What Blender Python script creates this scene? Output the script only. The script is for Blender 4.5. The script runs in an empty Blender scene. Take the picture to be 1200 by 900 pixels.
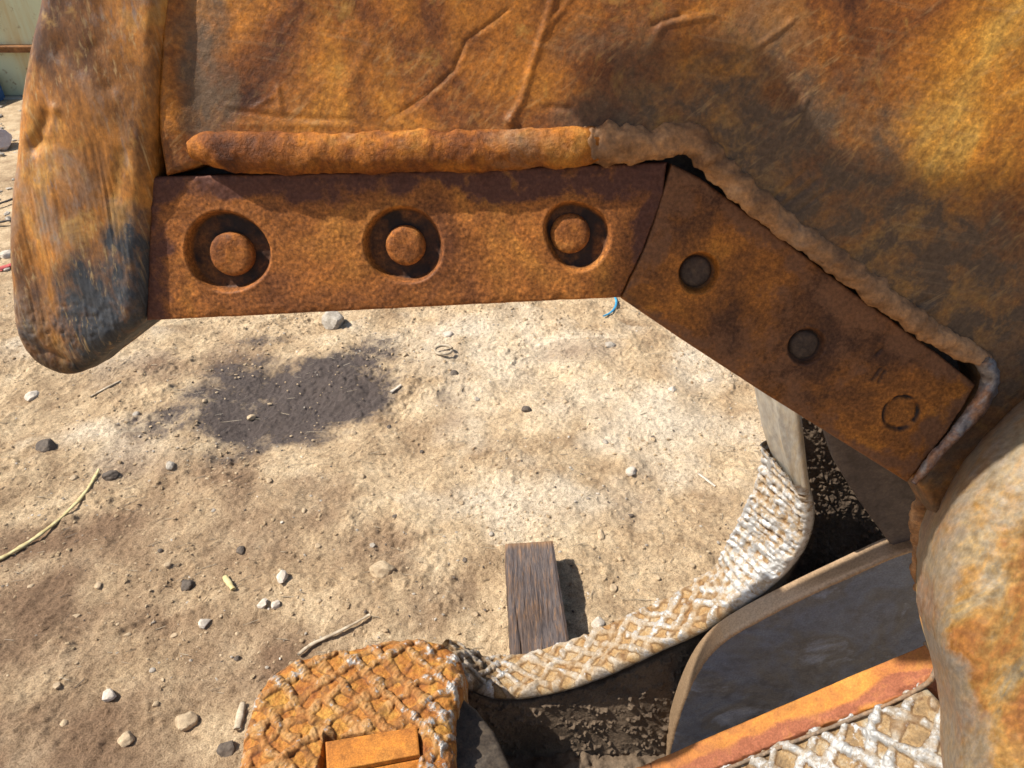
import bpy, math, random
import numpy as np
from mathutils import Vector
from mathutils.geometry import tessellate_polygon

random.seed(7)
R = math.radians
scn = bpy.context.scene
col = scn.collection

# ------------------------------------------------------------------ camera
H = 1.75            # camera height
PITCH = R(35)       # looking down
F = 860.0           # focal length in pixels of a 1200 x 900 frame
cam_d = bpy.data.cameras.new('camera')
cam_d.sensor_width = 36.0
cam_d.lens = 36.0 * F / 1200.0
cam_d.clip_start = 0.02
cam_d.clip_end = 1000
cam_d.dof.use_dof = True
cam_d.dof.focus_distance = 1.45
cam_d.dof.aperture_fstop = 16.0
cam = bpy.data.objects.new('camera', cam_d)
col.objects.link(cam)
cam.location = (0, 0, H)
cam.rotation_euler = (R(90) - PITCH, 0, 0)
scn.camera = cam

# ------------------------------------------------------------------ light
SUN = np.array([0.63, 0.0, -0.77]); SUN /= np.linalg.norm(SUN)   # the way the light travels
world = bpy.data.worlds.new('World')
scn.world = world
world.use_nodes = True
wn = world.node_tree
bg = wn.nodes['Background']
sky = wn.nodes.new('ShaderNodeTexSky')
sky.sky_type = 'NISHITA'
sky.sun_disc = False
sky.sun_elevation = math.asin(-SUN[2])
sky.sun_rotation = math.atan2(-SUN[0], -SUN[1])
sky.air_density = 1.0
sky.dust_density = 1.5
wn.links.new(sky.outputs[0], bg.inputs[0])
bg.inputs[1].default_value = 0.085
sun_d = bpy.data.lights.new('sun', 'SUN')
sun_d.energy = 4.9
sun_d.angle = R(0.53)
sun_d.color = (1.0, 0.95, 0.87)
sun = bpy.data.objects.new('sun', sun_d)
col.objects.link(sun)
sun.location = (-4, 0, 6)
sun.rotation_euler = Vector(SUN).to_track_quat('-Z', 'Y').to_euler()
vs = scn.view_settings
vs.view_transform = 'Standard'
vs.look = 'None'
vs.exposure = 0.75
vs.gamma = 1.0
scn.render.resolution_x = 1024
scn.render.resolution_y = 768
scn.cycles.max_bounces = 6

# ------------------------------------------------------------------ numeric helpers
CP, SP = math.cos(PITCH), math.sin(PITCH)
def ray(px, py):
    u = (px - 600) / F
    v = (450 - py) / F
    return np.array([u, CP + v * SP, -SP + v * CP])
CAM = np.array([0, 0, H])
def on_plane(px, py, o, n):
    d = ray(px, py)
    t = np.dot(np.asarray(o) - CAM, n) / np.dot(d, n)
    return CAM + d * t
def on_z(px, py, z=0.0): return on_plane(px, py, (0, 0, z), np.array([0, 0, 1.0]))
def on_y(px, py, y): return on_plane(px, py, (0, y, 0), np.array([0, 1.0, 0]))

def _hash(ix, iy, iz, seed):
    h = (ix.astype(np.uint32) * np.uint32(374761393) + iy.astype(np.uint32) * np.uint32(668265263)
         + iz.astype(np.uint32) * np.uint32(2147483647 - 19) + np.uint32((seed * 974711) & 0xffffffff))
    h = (h ^ (h >> np.uint32(13))) * np.uint32(1274126177)
    h = (h ^ (h >> np.uint32(15))) * np.uint32(2246822519)
    h = h ^ (h >> np.uint32(16))
    return h.astype(np.float64) / 4294967295.0 * 2 - 1
def _sm(t): return t * t * t * (t * (t * 6 - 15) + 10)
def noise2(x, y, seed=0):
    x0 = np.floor(x).astype(np.int64); y0 = np.floor(y).astype(np.int64)
    fx = _sm(x - x0); fy = _sm(y - y0); z = np.zeros_like(x0)
    a = _hash(x0, y0, z, seed); b = _hash(x0 + 1, y0, z, seed)
    c = _hash(x0, y0 + 1, z, seed); d = _hash(x0 + 1, y0 + 1, z, seed)
    return (a * (1 - fx) + b * fx) * (1 - fy) + (c * (1 - fx) + d * fx) * fy
def fbm(x, y, seed=0, octv=4, gain=0.5):
    s = 0; a = 1.0
    for i in range(octv):
        s = s + a * noise2(x * 2 ** i + 17.3 * i, y * 2 ** i - 9.1 * i, seed + i)
        a *= gain
    return s
def noise3(p, seed=0):
    x, y, z = p[:, 0], p[:, 1], p[:, 2]
    x0 = np.floor(x).astype(np.int64); y0 = np.floor(y).astype(np.int64); z0 = np.floor(z).astype(np.int64)
    fx = _sm(x - x0); fy = _sm(y - y0); fz = _sm(z - z0)
    r = 0
    for dx in (0, 1):
        for dy in (0, 1):
            for dz in (0, 1):
                w = (fx if dx else 1 - fx) * (fy if dy else 1 - fy) * (fz if dz else 1 - fz)
                r = r + w * _hash(x0 + dx, y0 + dy, z0 + dz, seed)
    return r
def fbm3(p, seed=0, octv=3, gain=0.5):
    s = 0; a = 1.0
    for i in range(octv):
        s = s + a * noise3(p * 2 ** i + 5.7 * i, seed + i); a *= gain
    return s
def sstep(a, b, x):
    t = np.clip((x - a) / (b - a), 0, 1)
    return t * t * (3 - 2 * t)
def seg_dist(x, y, pts):
    """distance to a polyline, and the parameter 0..1 along it"""
    best = np.full(x.shape, 1e9); par = np.zeros(x.shape)
    n = len(pts) - 1
    for i in range(n):
        ax, ay = pts[i]; bx, by = pts[i + 1]
        dx, dy = bx - ax, by - ay
        L = dx * dx + dy * dy + 1e-12
        t = np.clip(((x - ax) * dx + (y - ay) * dy) / L, 0, 1)
        d = np.hypot(x - ax - t * dx, y - ay - t * dy)
        m = d < best
        best = np.where(m, d, best); par = np.where(m, (i + t) / n, par)
    return best, par
def chaikin(pts, it=2, closed=True):
    p = np.asarray(pts, float)
    for _ in range(it):
        if closed:
            q = np.roll(p, -1, 0)
            p = np.stack([0.75 * p + 0.25 * q, 0.25 * p + 0.75 * q], 1).reshape(-1, p.shape[1])
        else:
            q = p[1:]; r = p[:-1]
            m = np.stack([0.75 * r + 0.25 * q, 0.25 * r + 0.75 * q], 1).reshape(-1, p.shape[1])
            p = np.vstack([p[:1], m, p[-1:]])
    return p
def resample(p, step):
    p = np.asarray(p, float)
    d = np.r_[0, np.cumsum(np.linalg.norm(np.diff(p, axis=0), axis=1))]
    n = max(2, int(d[-1] / step) + 1)
    s = np.linspace(0, d[-1], n)
    return np.stack([np.interp(s, d, p[:, k]) for k in range(p.shape[1])], 1), s

# ------------------------------------------------------------------ object helpers
def mk(name, v, faces, mat, parent=None, smooth=True, attrs=None, loc=None):
    """v: (n,3) world coordinates; faces: int array (m,3|4) or list of arrays. ONE mesh object."""
    v = np.asarray(v, float)
    if not isinstance(faces, (list, tuple)): faces = [faces]
    faces = [np.asarray(f, np.int64) for f in faces if len(f)]
    if loc is not None: base = np.asarray(loc, float)
    elif parent is not None: base = WORLD[parent.name]
    else: base = np.zeros(3)
    me = bpy.data.meshes.new(name)
    me.vertices.add(len(v))
    me.vertices.foreach_set('co', (v - base).astype(np.float32).ravel())
    loops = np.concatenate([f.ravel() for f in faces])
    tot = np.concatenate([np.full(len(f), f.shape[1]) for f in faces])
    st = np.r_[0, np.cumsum(tot)[:-1]]
    me.loops.add(len(loops)); me.loops.foreach_set('vertex_index', loops.astype(np.int32))
    me.polygons.add(len(tot)); me.polygons.foreach_set('loop_start', st.astype(np.int32))
    try: me.polygons.foreach_set('loop_total', tot.astype(np.int32))
    except Exception: pass
    me.update(calc_edges=True)
    me.validate()
    me.polygons.foreach_set('use_smooth', np.full(len(me.polygons), smooth))
    for k, a in (attrs or {}).items():
        at = me.attributes.new(k, 'FLOAT', 'POINT')
        at.data.foreach_set('value', np.asarray(a, np.float32))
    me.materials.append(mat)
    o = bpy.data.objects.new(name, me)
    col.objects.link(o)
    if parent is not None: o.parent = parent
    elif loc is not None: o.location = tuple(base)
    WORLD[o.name] = base
    return o
WORLD = {}
def thing(name, loc, label, cat, group=None):
    o = bpy.data.objects.new(name, None)
    o.empty_display_size = 0.1
    col.objects.link(o)
    o.location = tuple(loc)
    WORLD[o.name] = np.asarray(loc, float)
    return tag(o, label, cat, group)
def tag(o, label, cat, group=None):
    o['label'] = label; o['category'] = cat
    if group: o['group'] = group
    return o

class Frame:
    """a plane with axes eu, ev and normal n (towards the viewer)"""
    def __init__(s, o, eu, ev):
        s.o = np.asarray(o, float); s.eu = np.asarray(eu, float); s.ev = np.asarray(ev, float)
        s.eu = s.eu / np.linalg.norm(s.eu)
        s.ev = s.ev - s.eu * np.dot(s.ev, s.eu); s.ev = s.ev / np.linalg.norm(s.ev)
        s.n = np.cross(s.eu, s.ev)
    def px(s, px, py, w=0.0):
        p = on_plane(px, py, s.o + s.n * w, s.n) - s.o
        return np.array([np.dot(p, s.eu), np.dot(p, s.ev)])
    def poly(s, pts, w=0.0): return np.array([s.px(a, b, w) for a, b in pts])
    def w(s, u, v, h): return s.o + np.outer(u, s.eu) + np.outer(v, s.ev) + np.outer(h, s.n)

def poly_sd(u, v, poly):
    """signed distance (inside +), nearest boundary point"""
    best = np.full(u.shape, 1e18); nu = np.zeros(u.shape); nv = np.zeros(u.shape)
    ins = np.zeros(u.shape, bool)
    n = len(poly)
    for i in range(n):
        ax, ay = poly[i]; bx, by = poly[(i + 1) % n]
        dx, dy = bx - ax, by - ay
        t = np.clip(((u - ax) * dx + (v - ay) * dy) / (dx * dx + dy * dy + 1e-18), 0, 1)
        qx = ax + t * dx; qy = ay + t * dy
        d = (u - qx) ** 2 + (v - qy) ** 2
        m = d < best
        best = np.where(m, d, best); nu = np.where(m, qx, nu); nv = np.where(m, qy, nv)
        if ay != by:
            c = ((ay > v) != (by > v)) & (u < (bx - ax) * (v - ay) / (by - ay) + ax)
            ins ^= c
    sd = np.sqrt(best)
    return np.where(ins, sd, -sd), nu, nv

def slab(name, fr, poly, w, depth, rr, res, mat, parent, hfn=None, side_noise=0.0, rings=3, seed=1, loc=None, taper=0.0):
    """a solid plate with an outline in fr, its face at height w, edge rounded by rr, face relief hfn(u,v,sd)->(h, attrs)"""
    poly = np.asarray(poly, float)
    lo = poly.min(0) - 2 * res; hi = poly.max(0) + 2 * res
    us = np.arange(lo[0], hi[0], res); vs_ = np.arange(lo[1], hi[1], res)
    U, V = np.meshgrid(us, vs_)
    shp = U.shape
    u = U.ravel(); v = V.ravel()
    sd, nu, nv = poly_sd(u, v, poly)
    out = sd < 0
    inside = (~out).reshape(shp)
    idx = np.arange(u.size).reshape(shp)
    c = inside[:-1, :-1] | inside[1:, :-1] | inside[:-1, 1:] | inside[1:, 1:]
    q = np.stack([idx[:-1, :-1][c], idx[:-1, 1:][c], idx[1:, 1:][c], idx[1:, :-1][c]], 1)
    u = np.where(out, nu, u); v = np.where(out, nv, v); sd = np.maximum(sd, 0)
    used = np.unique(q)
    remap = np.full(u.size, -1); remap[used] = np.arange(used.size)
    u, v, sd = u[used], v[used], sd[used]; q = remap[q]
    m = np.clip(sd, 0, rr)
    prof = -rr + np.sqrt(np.maximum(rr * rr - (rr - m) ** 2, 0)) if rr > 0 else np.zeros_like(u)
    at = {}
    h = np.zeros_like(u)
    if hfn: h, at = hfn(u, v, sd)
    P = fr.w(u, v, w + prof + h)
    # boundary edges
    e = np.concatenate([q[:, [0, 1]], q[:, [1, 2]], q[:, [2, 3]], q[:, [3, 0]]])
    key = np.minimum(e[:, 0], e[:, 1]) * (u.size + 1) + np.maximum(e[:, 0], e[:, 1])
    uq, inv, cnt = np.unique(key, return_inverse=True, return_counts=True)
    be = e[cnt[inv] == 1]
    bv = np.unique(be)
    rm = np.full(u.size, -1); rm[bv] = np.arange(bv.size)
    allv = [P]; quads = [q]
    top = w + prof[bv] + h[bv]
    cen = poly.mean(0)
    prev = bv.copy(); off = len(P)
    for k in range(1, rings + 1):
        f = k / rings
        hh = top + (w - depth - top) * f
        uu = u[bv] + (cen[0] - u[bv]) * taper * f; vv = v[bv] + (cen[1] - v[bv]) * taper * f
        Q = fr.w(uu, vv, hh)
        if side_noise:
            nrm = np.stack([uu - cen[0], vv - cen[1]], 1); nrm /= np.linalg.norm(nrm, axis=1)[:, None] + 1e-9
            nz = fbm3(Q * 25, seed, 4) * side_noise
            Q = Q + np.outer(nrm[:, 0] * nz, fr.eu) + np.outer(nrm[:, 1] * nz, fr.ev)
        new = off + np.arange(bv.size)
        a = prev[rm[be[:, 0]]]; b = prev[rm[be[:, 1]]]
        c2 = new[rm[be[:, 1]]]; d2 = new[rm[be[:, 0]]]
        quads.append(np.stack([b, a, d2, c2], 1))
        allv.append(Q); prev = new; off += bv.size
    # back face
    pb_ = poly + (cen - poly) * taper
    allv.append(fr.w(pb_[:, 0], pb_[:, 1], np.full(len(pb_), w - depth)))
    tri = np.array(tessellate_polygon([[Vector((a, b, 0)) for a, b in poly]])) + off
    V3 = np.vstack(allv)
    at2 = {}
    for k, x in at.items():
        y = np.zeros(len(V3)); y[:len(P)] = x
        for r_ in range(rings): y[len(P) + r_ * bv.size: len(P) + (r_ + 1) * bv.size] = x[bv]
        at2[k] = y
    return mk(name, V3, [np.vstack(quads), tri], mat, parent, True, at2, loc)

def tube(name, pts, rad, mat, parent=None, seg=14, step=0.003, lump=0.0, lump_s=60, seed=3, loc=None, flat=1.0, up=(0, 0, 1), attrs=None, cap=True, ripple=0.0, ripple_s=0.02):
    """a swept round bar along 3-D points; rad: number or list along the points"""
    p = np.asarray(pts, float)
    r = np.full(len(p), rad) if np.isscalar(rad) else np.asarray(rad, float)
    c = chaikin(np.c_[p, r], 2, False)
    c, s = resample(c, step)
    p = c[:, :3]; r = c[:, 3].copy()
    if ripple: r = r * (1 + ripple * np.sin(s / ripple_s * 6.283 + 1.5 * np.sin(s * 37)) * (0.6 + 0.4 * np.sin(s * 91)))
    t = np.gradient(p, axis=0); t /= np.linalg.norm(t, axis=1)[:, None] + 1e-12
    up = np.asarray(up, float)
    a = np.cross(t, up); a /= np.linalg.norm(a, axis=1)[:, None] + 1e-9
    b = np.cross(a, t)
    th = np.linspace(0, 2 * math.pi, seg, endpoint=False)
    P = p[:, None, :] + r[:, None, None] * (a[:, None, :] * np.cos(th)[None, :, None] + flat * b[:, None, :] * np.sin(th)[None, :, None])
    P = P.reshape(-1, 3)
    if lump:
        d = P - np.repeat(p, seg, 0)
        P = P + d * (lump * fbm3(P * lump_s, seed, 4, 0.55))[:, None]
    n = len(p)
    i = np.arange(n - 1)[:, None] * seg; j = np.arange(seg)[None, :]; j2 = (j + 1) % seg
    q = np.stack([(i + j), (i + j2), (i + seg + j2), (i + seg + j)], -1).reshape(-1, 4)
    q = q[:, ::-1]
    P = np.vstack([P, p[:1] - t[:1] * r[0] * 0.4, p[-1:] + t[-1:] * r[-1] * 0.4])
    j = np.arange(seg); j2 = (j + 1) % seg
    t1 = np.stack([j, j2, np.full(seg, n * seg)], 1)[:, ::-1]
    t2 = np.stack([(n - 1) * seg + j, (n - 1) * seg + j2, np.full(seg, n * seg + 1)], 1)
    return mk(name, P, [q, np.vstack([t1, t2[:, [0, 1, 2]]])], mat, parent, True, attrs, loc)

def lathe(name, c, axis, eu, prof, mat, parent, seg=40, lump=0.0, seed=5):
    """turned part: prof = [(radius, height)] along axis from c"""
    c = np.asarray(c, float); axis = np.asarray(axis, float); eu = np.asarray(eu, float)
    ev = np.cross(axis, eu)
    th = np.linspace(0, 2 * math.pi, seg, endpoint=False)
    rows = []
    for r, h in prof:
        rows.append(c + np.outer(np.cos(th) * r, eu) + np.outer(np.sin(th) * r, ev) + axis * h)
    P = np.vstack(rows)
    if lump: P = P + fbm3(P * 120, seed, 3)[:, None] * lump * axis + (P - c) * (fbm3(P * 70, seed + 9, 2) * lump * 6)[:, None]
    n = len(prof)
    i = np.arange(n - 1)[:, None] * seg; j = np.arange(seg)[None, :]; j2 = (j + 1) % seg
    q = np.stack([i + j, i + j2, i + seg + j2, i + seg + j], -1).reshape(-1, 4)
    P = np.vstack([P, c + axis * prof[-1][1]])
    j = np.arange(seg)
    tri = np.stack([(n - 1) * seg + j, (n - 1) * seg + (j + 1) % seg, np.full(seg, n * seg)], 1)
    return mk(name, P, [q, tri], mat, parent)

# ------------------------------------------------------------------ materials
class MB:
    def __init__(s, name):
        s.m = bpy.data.materials.new(name); s.m.use_nodes = True
        s.t = s.m.node_tree; s.b = s.t.nodes['Principled BSDF']
        s.co = s.t.nodes.new('ShaderNodeTexCoord').outputs['Object']
    def put(s, sock, v):
        if hasattr(v, 'is_output') or isinstance(v, bpy.types.NodeSocket): s.t.links.new(v, sock)
        else: sock.default_value = v
    def map(s, scale=(1, 1, 1), rot=(0, 0, 0), loc=(0, 0, 0)):
        n = s.t.nodes.new('ShaderNodeMapping')
        s.t.links.new(s.co, n.inputs[0])
        n.inputs['Scale'].default_value = scale; n.inputs['Rotation'].default_value = rot; n.inputs['Location'].default_value = loc
        return n.outputs[0]
    def along(s, length, rot, off=0.0):
        # texture space stretched by `length` along one direction, turned by rot about the plate's normal
        n = s.t.nodes.new('ShaderNodeMapping'); n.vector_type = 'TEXTURE'
        s.t.links.new(s.co, n.inputs[0])
        n.inputs['Scale'].default_value = (length, 1, 1); n.inputs['Rotation'].default_value = (0, rot, 0); n.inputs['Location'].default_value = (off, off, off)
        return n.outputs[0]
    def noise(s, scale, detail=5, rough=0.55, vec=None, dist=0.0, off=0.0):
        n = s.t.nodes.new('ShaderNodeTexNoise')
        v = vec if vec is not None else (s.map(loc=(off, off * 1.7, -off)) if off else s.co)
        s.t.links.new(v, n.inputs['Vector'])
        n.inputs['Scale'].default_value = scale; n.inputs['Detail'].default_value = detail
        n.inputs['Roughness'].default_value = rough; n.inputs['Distortion'].default_value = dist
        return n.outputs['Fac']
    def vor(s, scale, feat='F1', rnd=1.0, vec=None):
        n = s.t.nodes.new('ShaderNodeTexVoronoi'); n.feature = feat
        s.t.links.new(vec if vec is not None else s.co, n.inputs['Vector'])
        n.inputs['Scale'].default_value = scale; n.inputs['Randomness'].default_value = rnd
        return n.outputs['Distance']
    def ramp(s, fac, stops, interp='LINEAR'):
        n = s.t.nodes.new('ShaderNodeValToRGB'); s.put(n.inputs[0], fac)
        cr = n.color_ramp; cr.interpolation = interp
        while len(cr.elements) < len(stops): cr.elements.new(0.5)
        for e, (p, c) in zip(cr.elements, stops):
            e.position = p
            e.color = (c[0], c[1], c[2], 1) if not np.isscalar(c) else (c, c, c, 1)
        return n.outputs[0]
    def mix(s, fac, a, b, mode='MIX'):
        n = s.t.nodes.new('ShaderNodeMix'); n.data_type = 'RGBA'; n.blend_type = mode
        s.put(n.inputs[0], fac)
        for k, x in ((6, a), (7, b)):
            if isinstance(x, (tuple, list)): x = (x[0], x[1], x[2], 1)
            s.put(n.inputs[k], x)
        return n.outputs[2]
    def math(s, op, a, b=0.5, clamp=False):
        n = s.t.nodes.new('ShaderNodeMath'); n.operation = op; n.use_clamp = clamp
        s.put(n.inputs[0], a); s.put(n.inputs[1], b)
        return n.outputs[0]
    def attr(s, name):
        n = s.t.nodes.new('ShaderNodeAttribute'); n.attribute_name = name
        return n.outputs['Fac']
    def bump(s, hgt, strength=0.4, dist=0.002, normal=None):
        n = s.t.nodes.new('ShaderNodeBump'); s.put(n.inputs['Height'], hgt)
        n.inputs['Strength'].default_value = strength; n.inputs['Distance'].default_value = dist
        if normal is not None: s.t.links.new(normal, n.inputs['Normal'])
        return n.outputs[0]
    def done(s, color, rough=0.7, metal=0.0, normal=None, spec=0.4):
        s.put(s.b.inputs['Base Color'], color if not isinstance(color, (tuple, list)) else (*color[:3], 1))
        s.put(s.b.inputs['Roughness'], rough); s.put(s.b.inputs['Metallic'], metal)
        s.b.inputs['Specular IOR Level'].default_value = spec
        if normal is not None: s.t.links.new(normal, s.b.inputs['Normal'])
        return s.m

def rust_mat(name, cols, scale=7.0, speck=180, speck_amt=0.5, gray=None, gray_thr=(0.55, 0.7), gray_scale=5,
             steel=None, sramp=(0.38, 0.72), dark=(0.012, 0.009, 0.008), rough=(0.55, 0.85), bump=0.5, bump_d=0.0015, stretch=None, rot=(0, 0, 0), metal=0.0, pos=None, off=0.0, pale=None, spec=0.18, scratch=(), mid=1.0):
    b = MB(name)
    vec = b.map(stretch, rot, (off, off, off)) if stretch else b.map(loc=(off, off * 1.3, off * 0.7))
    n1 = b.noise(scale, 9, 0.62, vec, 0.6)
    pos = pos or np.linspace(0.33, 0.68, len(cols))
    c = b.ramp(n1, list(zip(pos, cols)))
    n2 = b.noise(speck, 4, 0.7, vec)
    c = b.mix(speck_amt, c, b.ramp(n2, [(0.32, (0.30, 0.27, 0.27)), (0.52, (0.9, 0.9, 0.9)), (0.70, (1.7, 1.6, 1.4))]), 'MULTIPLY')
    n4 = b.noise(scale * 5.5, 6, 0.65, vec, 0.3)
    c = b.mix(0.55, c, b.ramp(n4, [(0.33, (0.45, 0.42, 0.42)), (0.5, (1, 1, 1)), (0.66, (1.4, 1.35, 1.2))]), 'MULTIPLY')
    mt = metal
    if pale:
        n6 = b.noise(scale * 2.3, 8, 0.7, vec, 0.8)
        c = b.mix(b.ramp(n6, [(pale[1], 0.0), (pale[2], 0.75)]), c, pale[0])
    if gray:
        n3 = b.noise(gray_scale, 8, 0.65, b.map(loc=(3.1 + off, 1.7, 0.4), scale=stretch or (1, 1, 1), rot=rot), 0.5)
        gm = b.ramp(n3, [(gray_thr[0], 0.0), (gray_thr[1], 1.0)])
        gm = b.math('MULTIPLY', gm, b.ramp(n2, [(0.35, 0.35), (0.6, 1.0)]))
        c = b.mix(gm, c, gray)
    if steel:
        a = b.attr('steel')
        sm = b.math('ADD', a, b.math('MULTIPLY', b.math('SUBTRACT', n4, 0.5), 2.2))
        sm = b.ramp(sm, [(sramp[0], 0.0), (sramp[1], 1.0)])
        sm = b.math('MULTIPLY', sm, b.ramp(a, [(0.02, 0.0), (0.25, 1.0)]))
        c = b.mix(sm, c, b.mix(b.ramp(n2, [(0.4, 0.0), (0.65, 1.0)]), steel, tuple(min(1, x * 1.5) for x in steel)))
        mt = b.math('MULTIPLY', sm, 0.35)
    extra = None
    for k, (sc, ln, rot, amt, colr) in enumerate(scratch):
        ns = b.noise(sc, 4, 0.6, b.along(ln, R(rot), 0.37 * k))
        line = b.ramp(ns, [(0.56, 0.0), (0.68, 1.0)])
        line = b.math('MULTIPLY', line, b.ramp(b.noise(11, 4, 0.6, None, 0.0, 1.1 + k), [(0.42, 0.0), (0.60, amt)]))
        c = b.mix(line, c, colr)
        dk = b.math('MULTIPLY', b.ramp(ns, [(0.32, 1.0), (0.42, 0.0)]), amt * 0.4)
        c = b.mix(dk, c, (0.035, 0.018, 0.010))
        extra = ns if extra is None else b.math('ADD', extra, ns)
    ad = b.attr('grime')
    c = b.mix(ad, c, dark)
    rg = b.ramp(n4, [(0.3, rough[0]), (0.7, rough[1])])
    hgt = b.math('ADD', b.math('MULTIPLY', n2, 0.45), b.math('ADD', b.math('MULTIPLY', n4, mid), b.math('MULTIPLY', b.noise(speck * 3, 3, 0.6, vec), 0.2)))
    if extra is not None: hgt = b.math('ADD', hgt, b.math('MULTIPLY', extra, 0.3))
    return b.done(c, rg, mt, b.bump(hgt, bump, bump_d), spec)

PLATE = rust_mat('plate_rust', [(0.075, 0.024, 0.007), (0.20, 0.066, 0.012), (0.36, 0.132, 0.017), (0.49, 0.205, 0.026), (0.52, 0.28, 0.055)],
                 scale=5.0, gray=(0.17, 0.115, 0.066), gray_thr=(0.58, 0.80), gray_scale=4.2, steel=(0.10, 0.062, 0.036), bump=0.6, bump_d=0.002, speck_amt=0.65, sramp=(0.2, 0.9), pale=((0.44, 0.25, 0.055), 0.56, 0.70), spec=0.28, rough=(0.46, 0.7), mid=0.2,  # steel here is the brown tone of the painted shade
                 scratch=((150, 22, -38, 0.34, (0.50, 0.30, 0.12)), (170, 26, -60, 0.26, (0.46, 0.25, 0.08)), (160, 30, 10, 0.16, (0.42, 0.28, 0.15))))
TIPM = rust_mat('tip_rust', [(0.075, 0.030, 0.010), (0.19, 0.076, 0.017), (0.34, 0.135, 0.022), (0.42, 0.22, 0.05)],
                scale=7.0, gray=(0.155, 0.13, 0.105), gray_thr=(0.52, 0.70), gray_scale=12, steel=(0.034, 0.036, 0.040), sramp=(0.12, 0.88), bump=0.5, bump_d=0.0016, stretch=(1.3, 1.0, 0.75), pale=((0.42, 0.25, 0.07), 0.58, 0.72), mid=0.3, spec=0.3, rough=(0.45, 0.7),
                scratch=((190, 26, 87, 0.60, (0.42, 0.29, 0.13)), (120, 20, 84, 0.40, (0.15, 0.155, 0.16))))
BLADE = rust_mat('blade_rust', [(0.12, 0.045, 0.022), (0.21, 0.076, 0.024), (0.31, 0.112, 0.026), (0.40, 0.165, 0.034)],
                 scale=5.5, speck=230, speck_amt=0.85, steel=(0.085, 0.036, 0.024), dark=(0.016, 0.011, 0.010), bump=0.35, bump_d=0.001, rough=(0.5, 0.75), off=2.0)  # steel here is the tone of the shadows painted on the blade
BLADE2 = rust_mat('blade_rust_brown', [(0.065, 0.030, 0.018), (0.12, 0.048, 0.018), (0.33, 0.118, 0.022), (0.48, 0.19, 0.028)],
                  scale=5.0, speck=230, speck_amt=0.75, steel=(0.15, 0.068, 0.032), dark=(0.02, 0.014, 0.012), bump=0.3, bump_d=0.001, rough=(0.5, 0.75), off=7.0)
WELD = rust_mat('weld_rust', [(0.085, 0.028, 0.010), (0.19, 0.060, 0.013), (0.33, 0.115, 0.017), (0.40, 0.18, 0.035)],
                scale=16.0, speck=260, speck_amt=0.45, gray=(0.20, 0.15, 0.10), gray_thr=(0.56, 0.72), gray_scale=6, bump=0.9, bump_d=0.003)
WELDB = rust_mat('weld_brown', [(0.15, 0.075, 0.036), (0.25, 0.130, 0.060), (0.35, 0.185, 0.085), (0.42, 0.24, 0.12)],
                 scale=14.0, speck=260, speck_amt=0.35, gray=(0.19, 0.14, 0.10), gray_thr=(0.56, 0.76), gray_scale=10, bump=0.6, bump_d=0.002, off=4)
LIP = rust_mat('worn_lip', [(0.16, 0.12, 0.10), (0.26, 0.23, 0.21), (0.30, 0.15, 0.08), (0.36, 0.32, 0.29)], scale=18, bump=0.5, metal=0.4, rough=(0.4, 0.6))
LIPB = rust_mat('worn_lip_brown', [(0.10, 0.07, 0.045), (0.18, 0.13, 0.09), (0.24, 0.13, 0.06)], scale=18, bump=0.5)
BOLT = rust_mat('bolt_rust', [(0.10, 0.035, 0.014), (0.20, 0.070, 0.020), (0.30, 0.105, 0.024), (0.38, 0.16, 0.04)],
                scale=22, speck=260, speck_amt=0.6, bump=0.8, bump_d=0.002, off=1.0)
PLUG = rust_mat('plug_brown', [(0.05, 0.033, 0.024), (0.08, 0.052, 0.036), (0.12, 0.075, 0.045)], scale=25, bump=0.5)
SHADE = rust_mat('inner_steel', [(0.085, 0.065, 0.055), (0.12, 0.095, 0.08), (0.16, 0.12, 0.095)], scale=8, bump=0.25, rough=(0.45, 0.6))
# lower jaw
HUB = rust_mat('hub_rust', [(0.165, 0.062, 0.020), (0.23, 0.095, 0.022), (0.25, 0.135, 0.036), (0.20, 0.150, 0.085), (0.28, 0.16, 0.038)],
               scale=15, gray=(0.16, 0.145, 0.11), gray_thr=(0.50, 0.90), gray_scale=7, steel=(0.15, 0.125, 0.10), sramp=(0.0, 1.2), mid=0.4, spec=0.35, bump=0.6, bump_d=0.0015, rough=(0.42, 0.65), speck=140, speck_amt=0.5, stretch=(1, 1, 0.55), off=5, pale=((0.36, 0.23, 0.06), 0.60, 0.76))
EDGE = rust_mat('near_blade_rust', [(0.20, 0.068, 0.028), (0.28, 0.105, 0.030), (0.38, 0.15, 0.030), (0.44, 0.20, 0.042)],
                scale=5, speck=260, speck_amt=0.35, steel=(0.19, 0.066, 0.033), sramp=(0.2, 0.9), bump=0.4, bump_d=0.001, off=3)
INSERT = rust_mat('insert_rust', [(0.30, 0.105, 0.02), (0.40, 0.15, 0.026), (0.46, 0.20, 0.038)], scale=8, speck=330, speck_amt=0.5, bump=0.4, bump_d=0.001)
GUIDE = rust_mat('guide_steel', [(0.10, 0.115, 0.15), (0.14, 0.165, 0.22), (0.13, 0.13, 0.135), (0.28, 0.33, 0.44)],
                 scale=6, speck=240, speck_amt=0.4, steel=(0.27, 0.18, 0.105), bump=0.35, bump_d=0.001, rough=(0.34, 0.5), metal=0.25, off=9, spec=0.5)  # bluish sky sheen put into the colours
GUIDE2 = rust_mat('guide_brown', [(0.075, 0.060, 0.054), (0.105, 0.085, 0.076), (0.14, 0.11, 0.095)], scale=8, speck=200, speck_amt=0.3, bump=0.25, rough=(0.45, 0.6), off=8)
WEDGE = rust_mat('wedge_steel', [(0.035, 0.026, 0.018), (0.06, 0.046, 0.034), (0.09, 0.072, 0.055)], scale=9, speck=160, bump=0.5, off=6)
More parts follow.
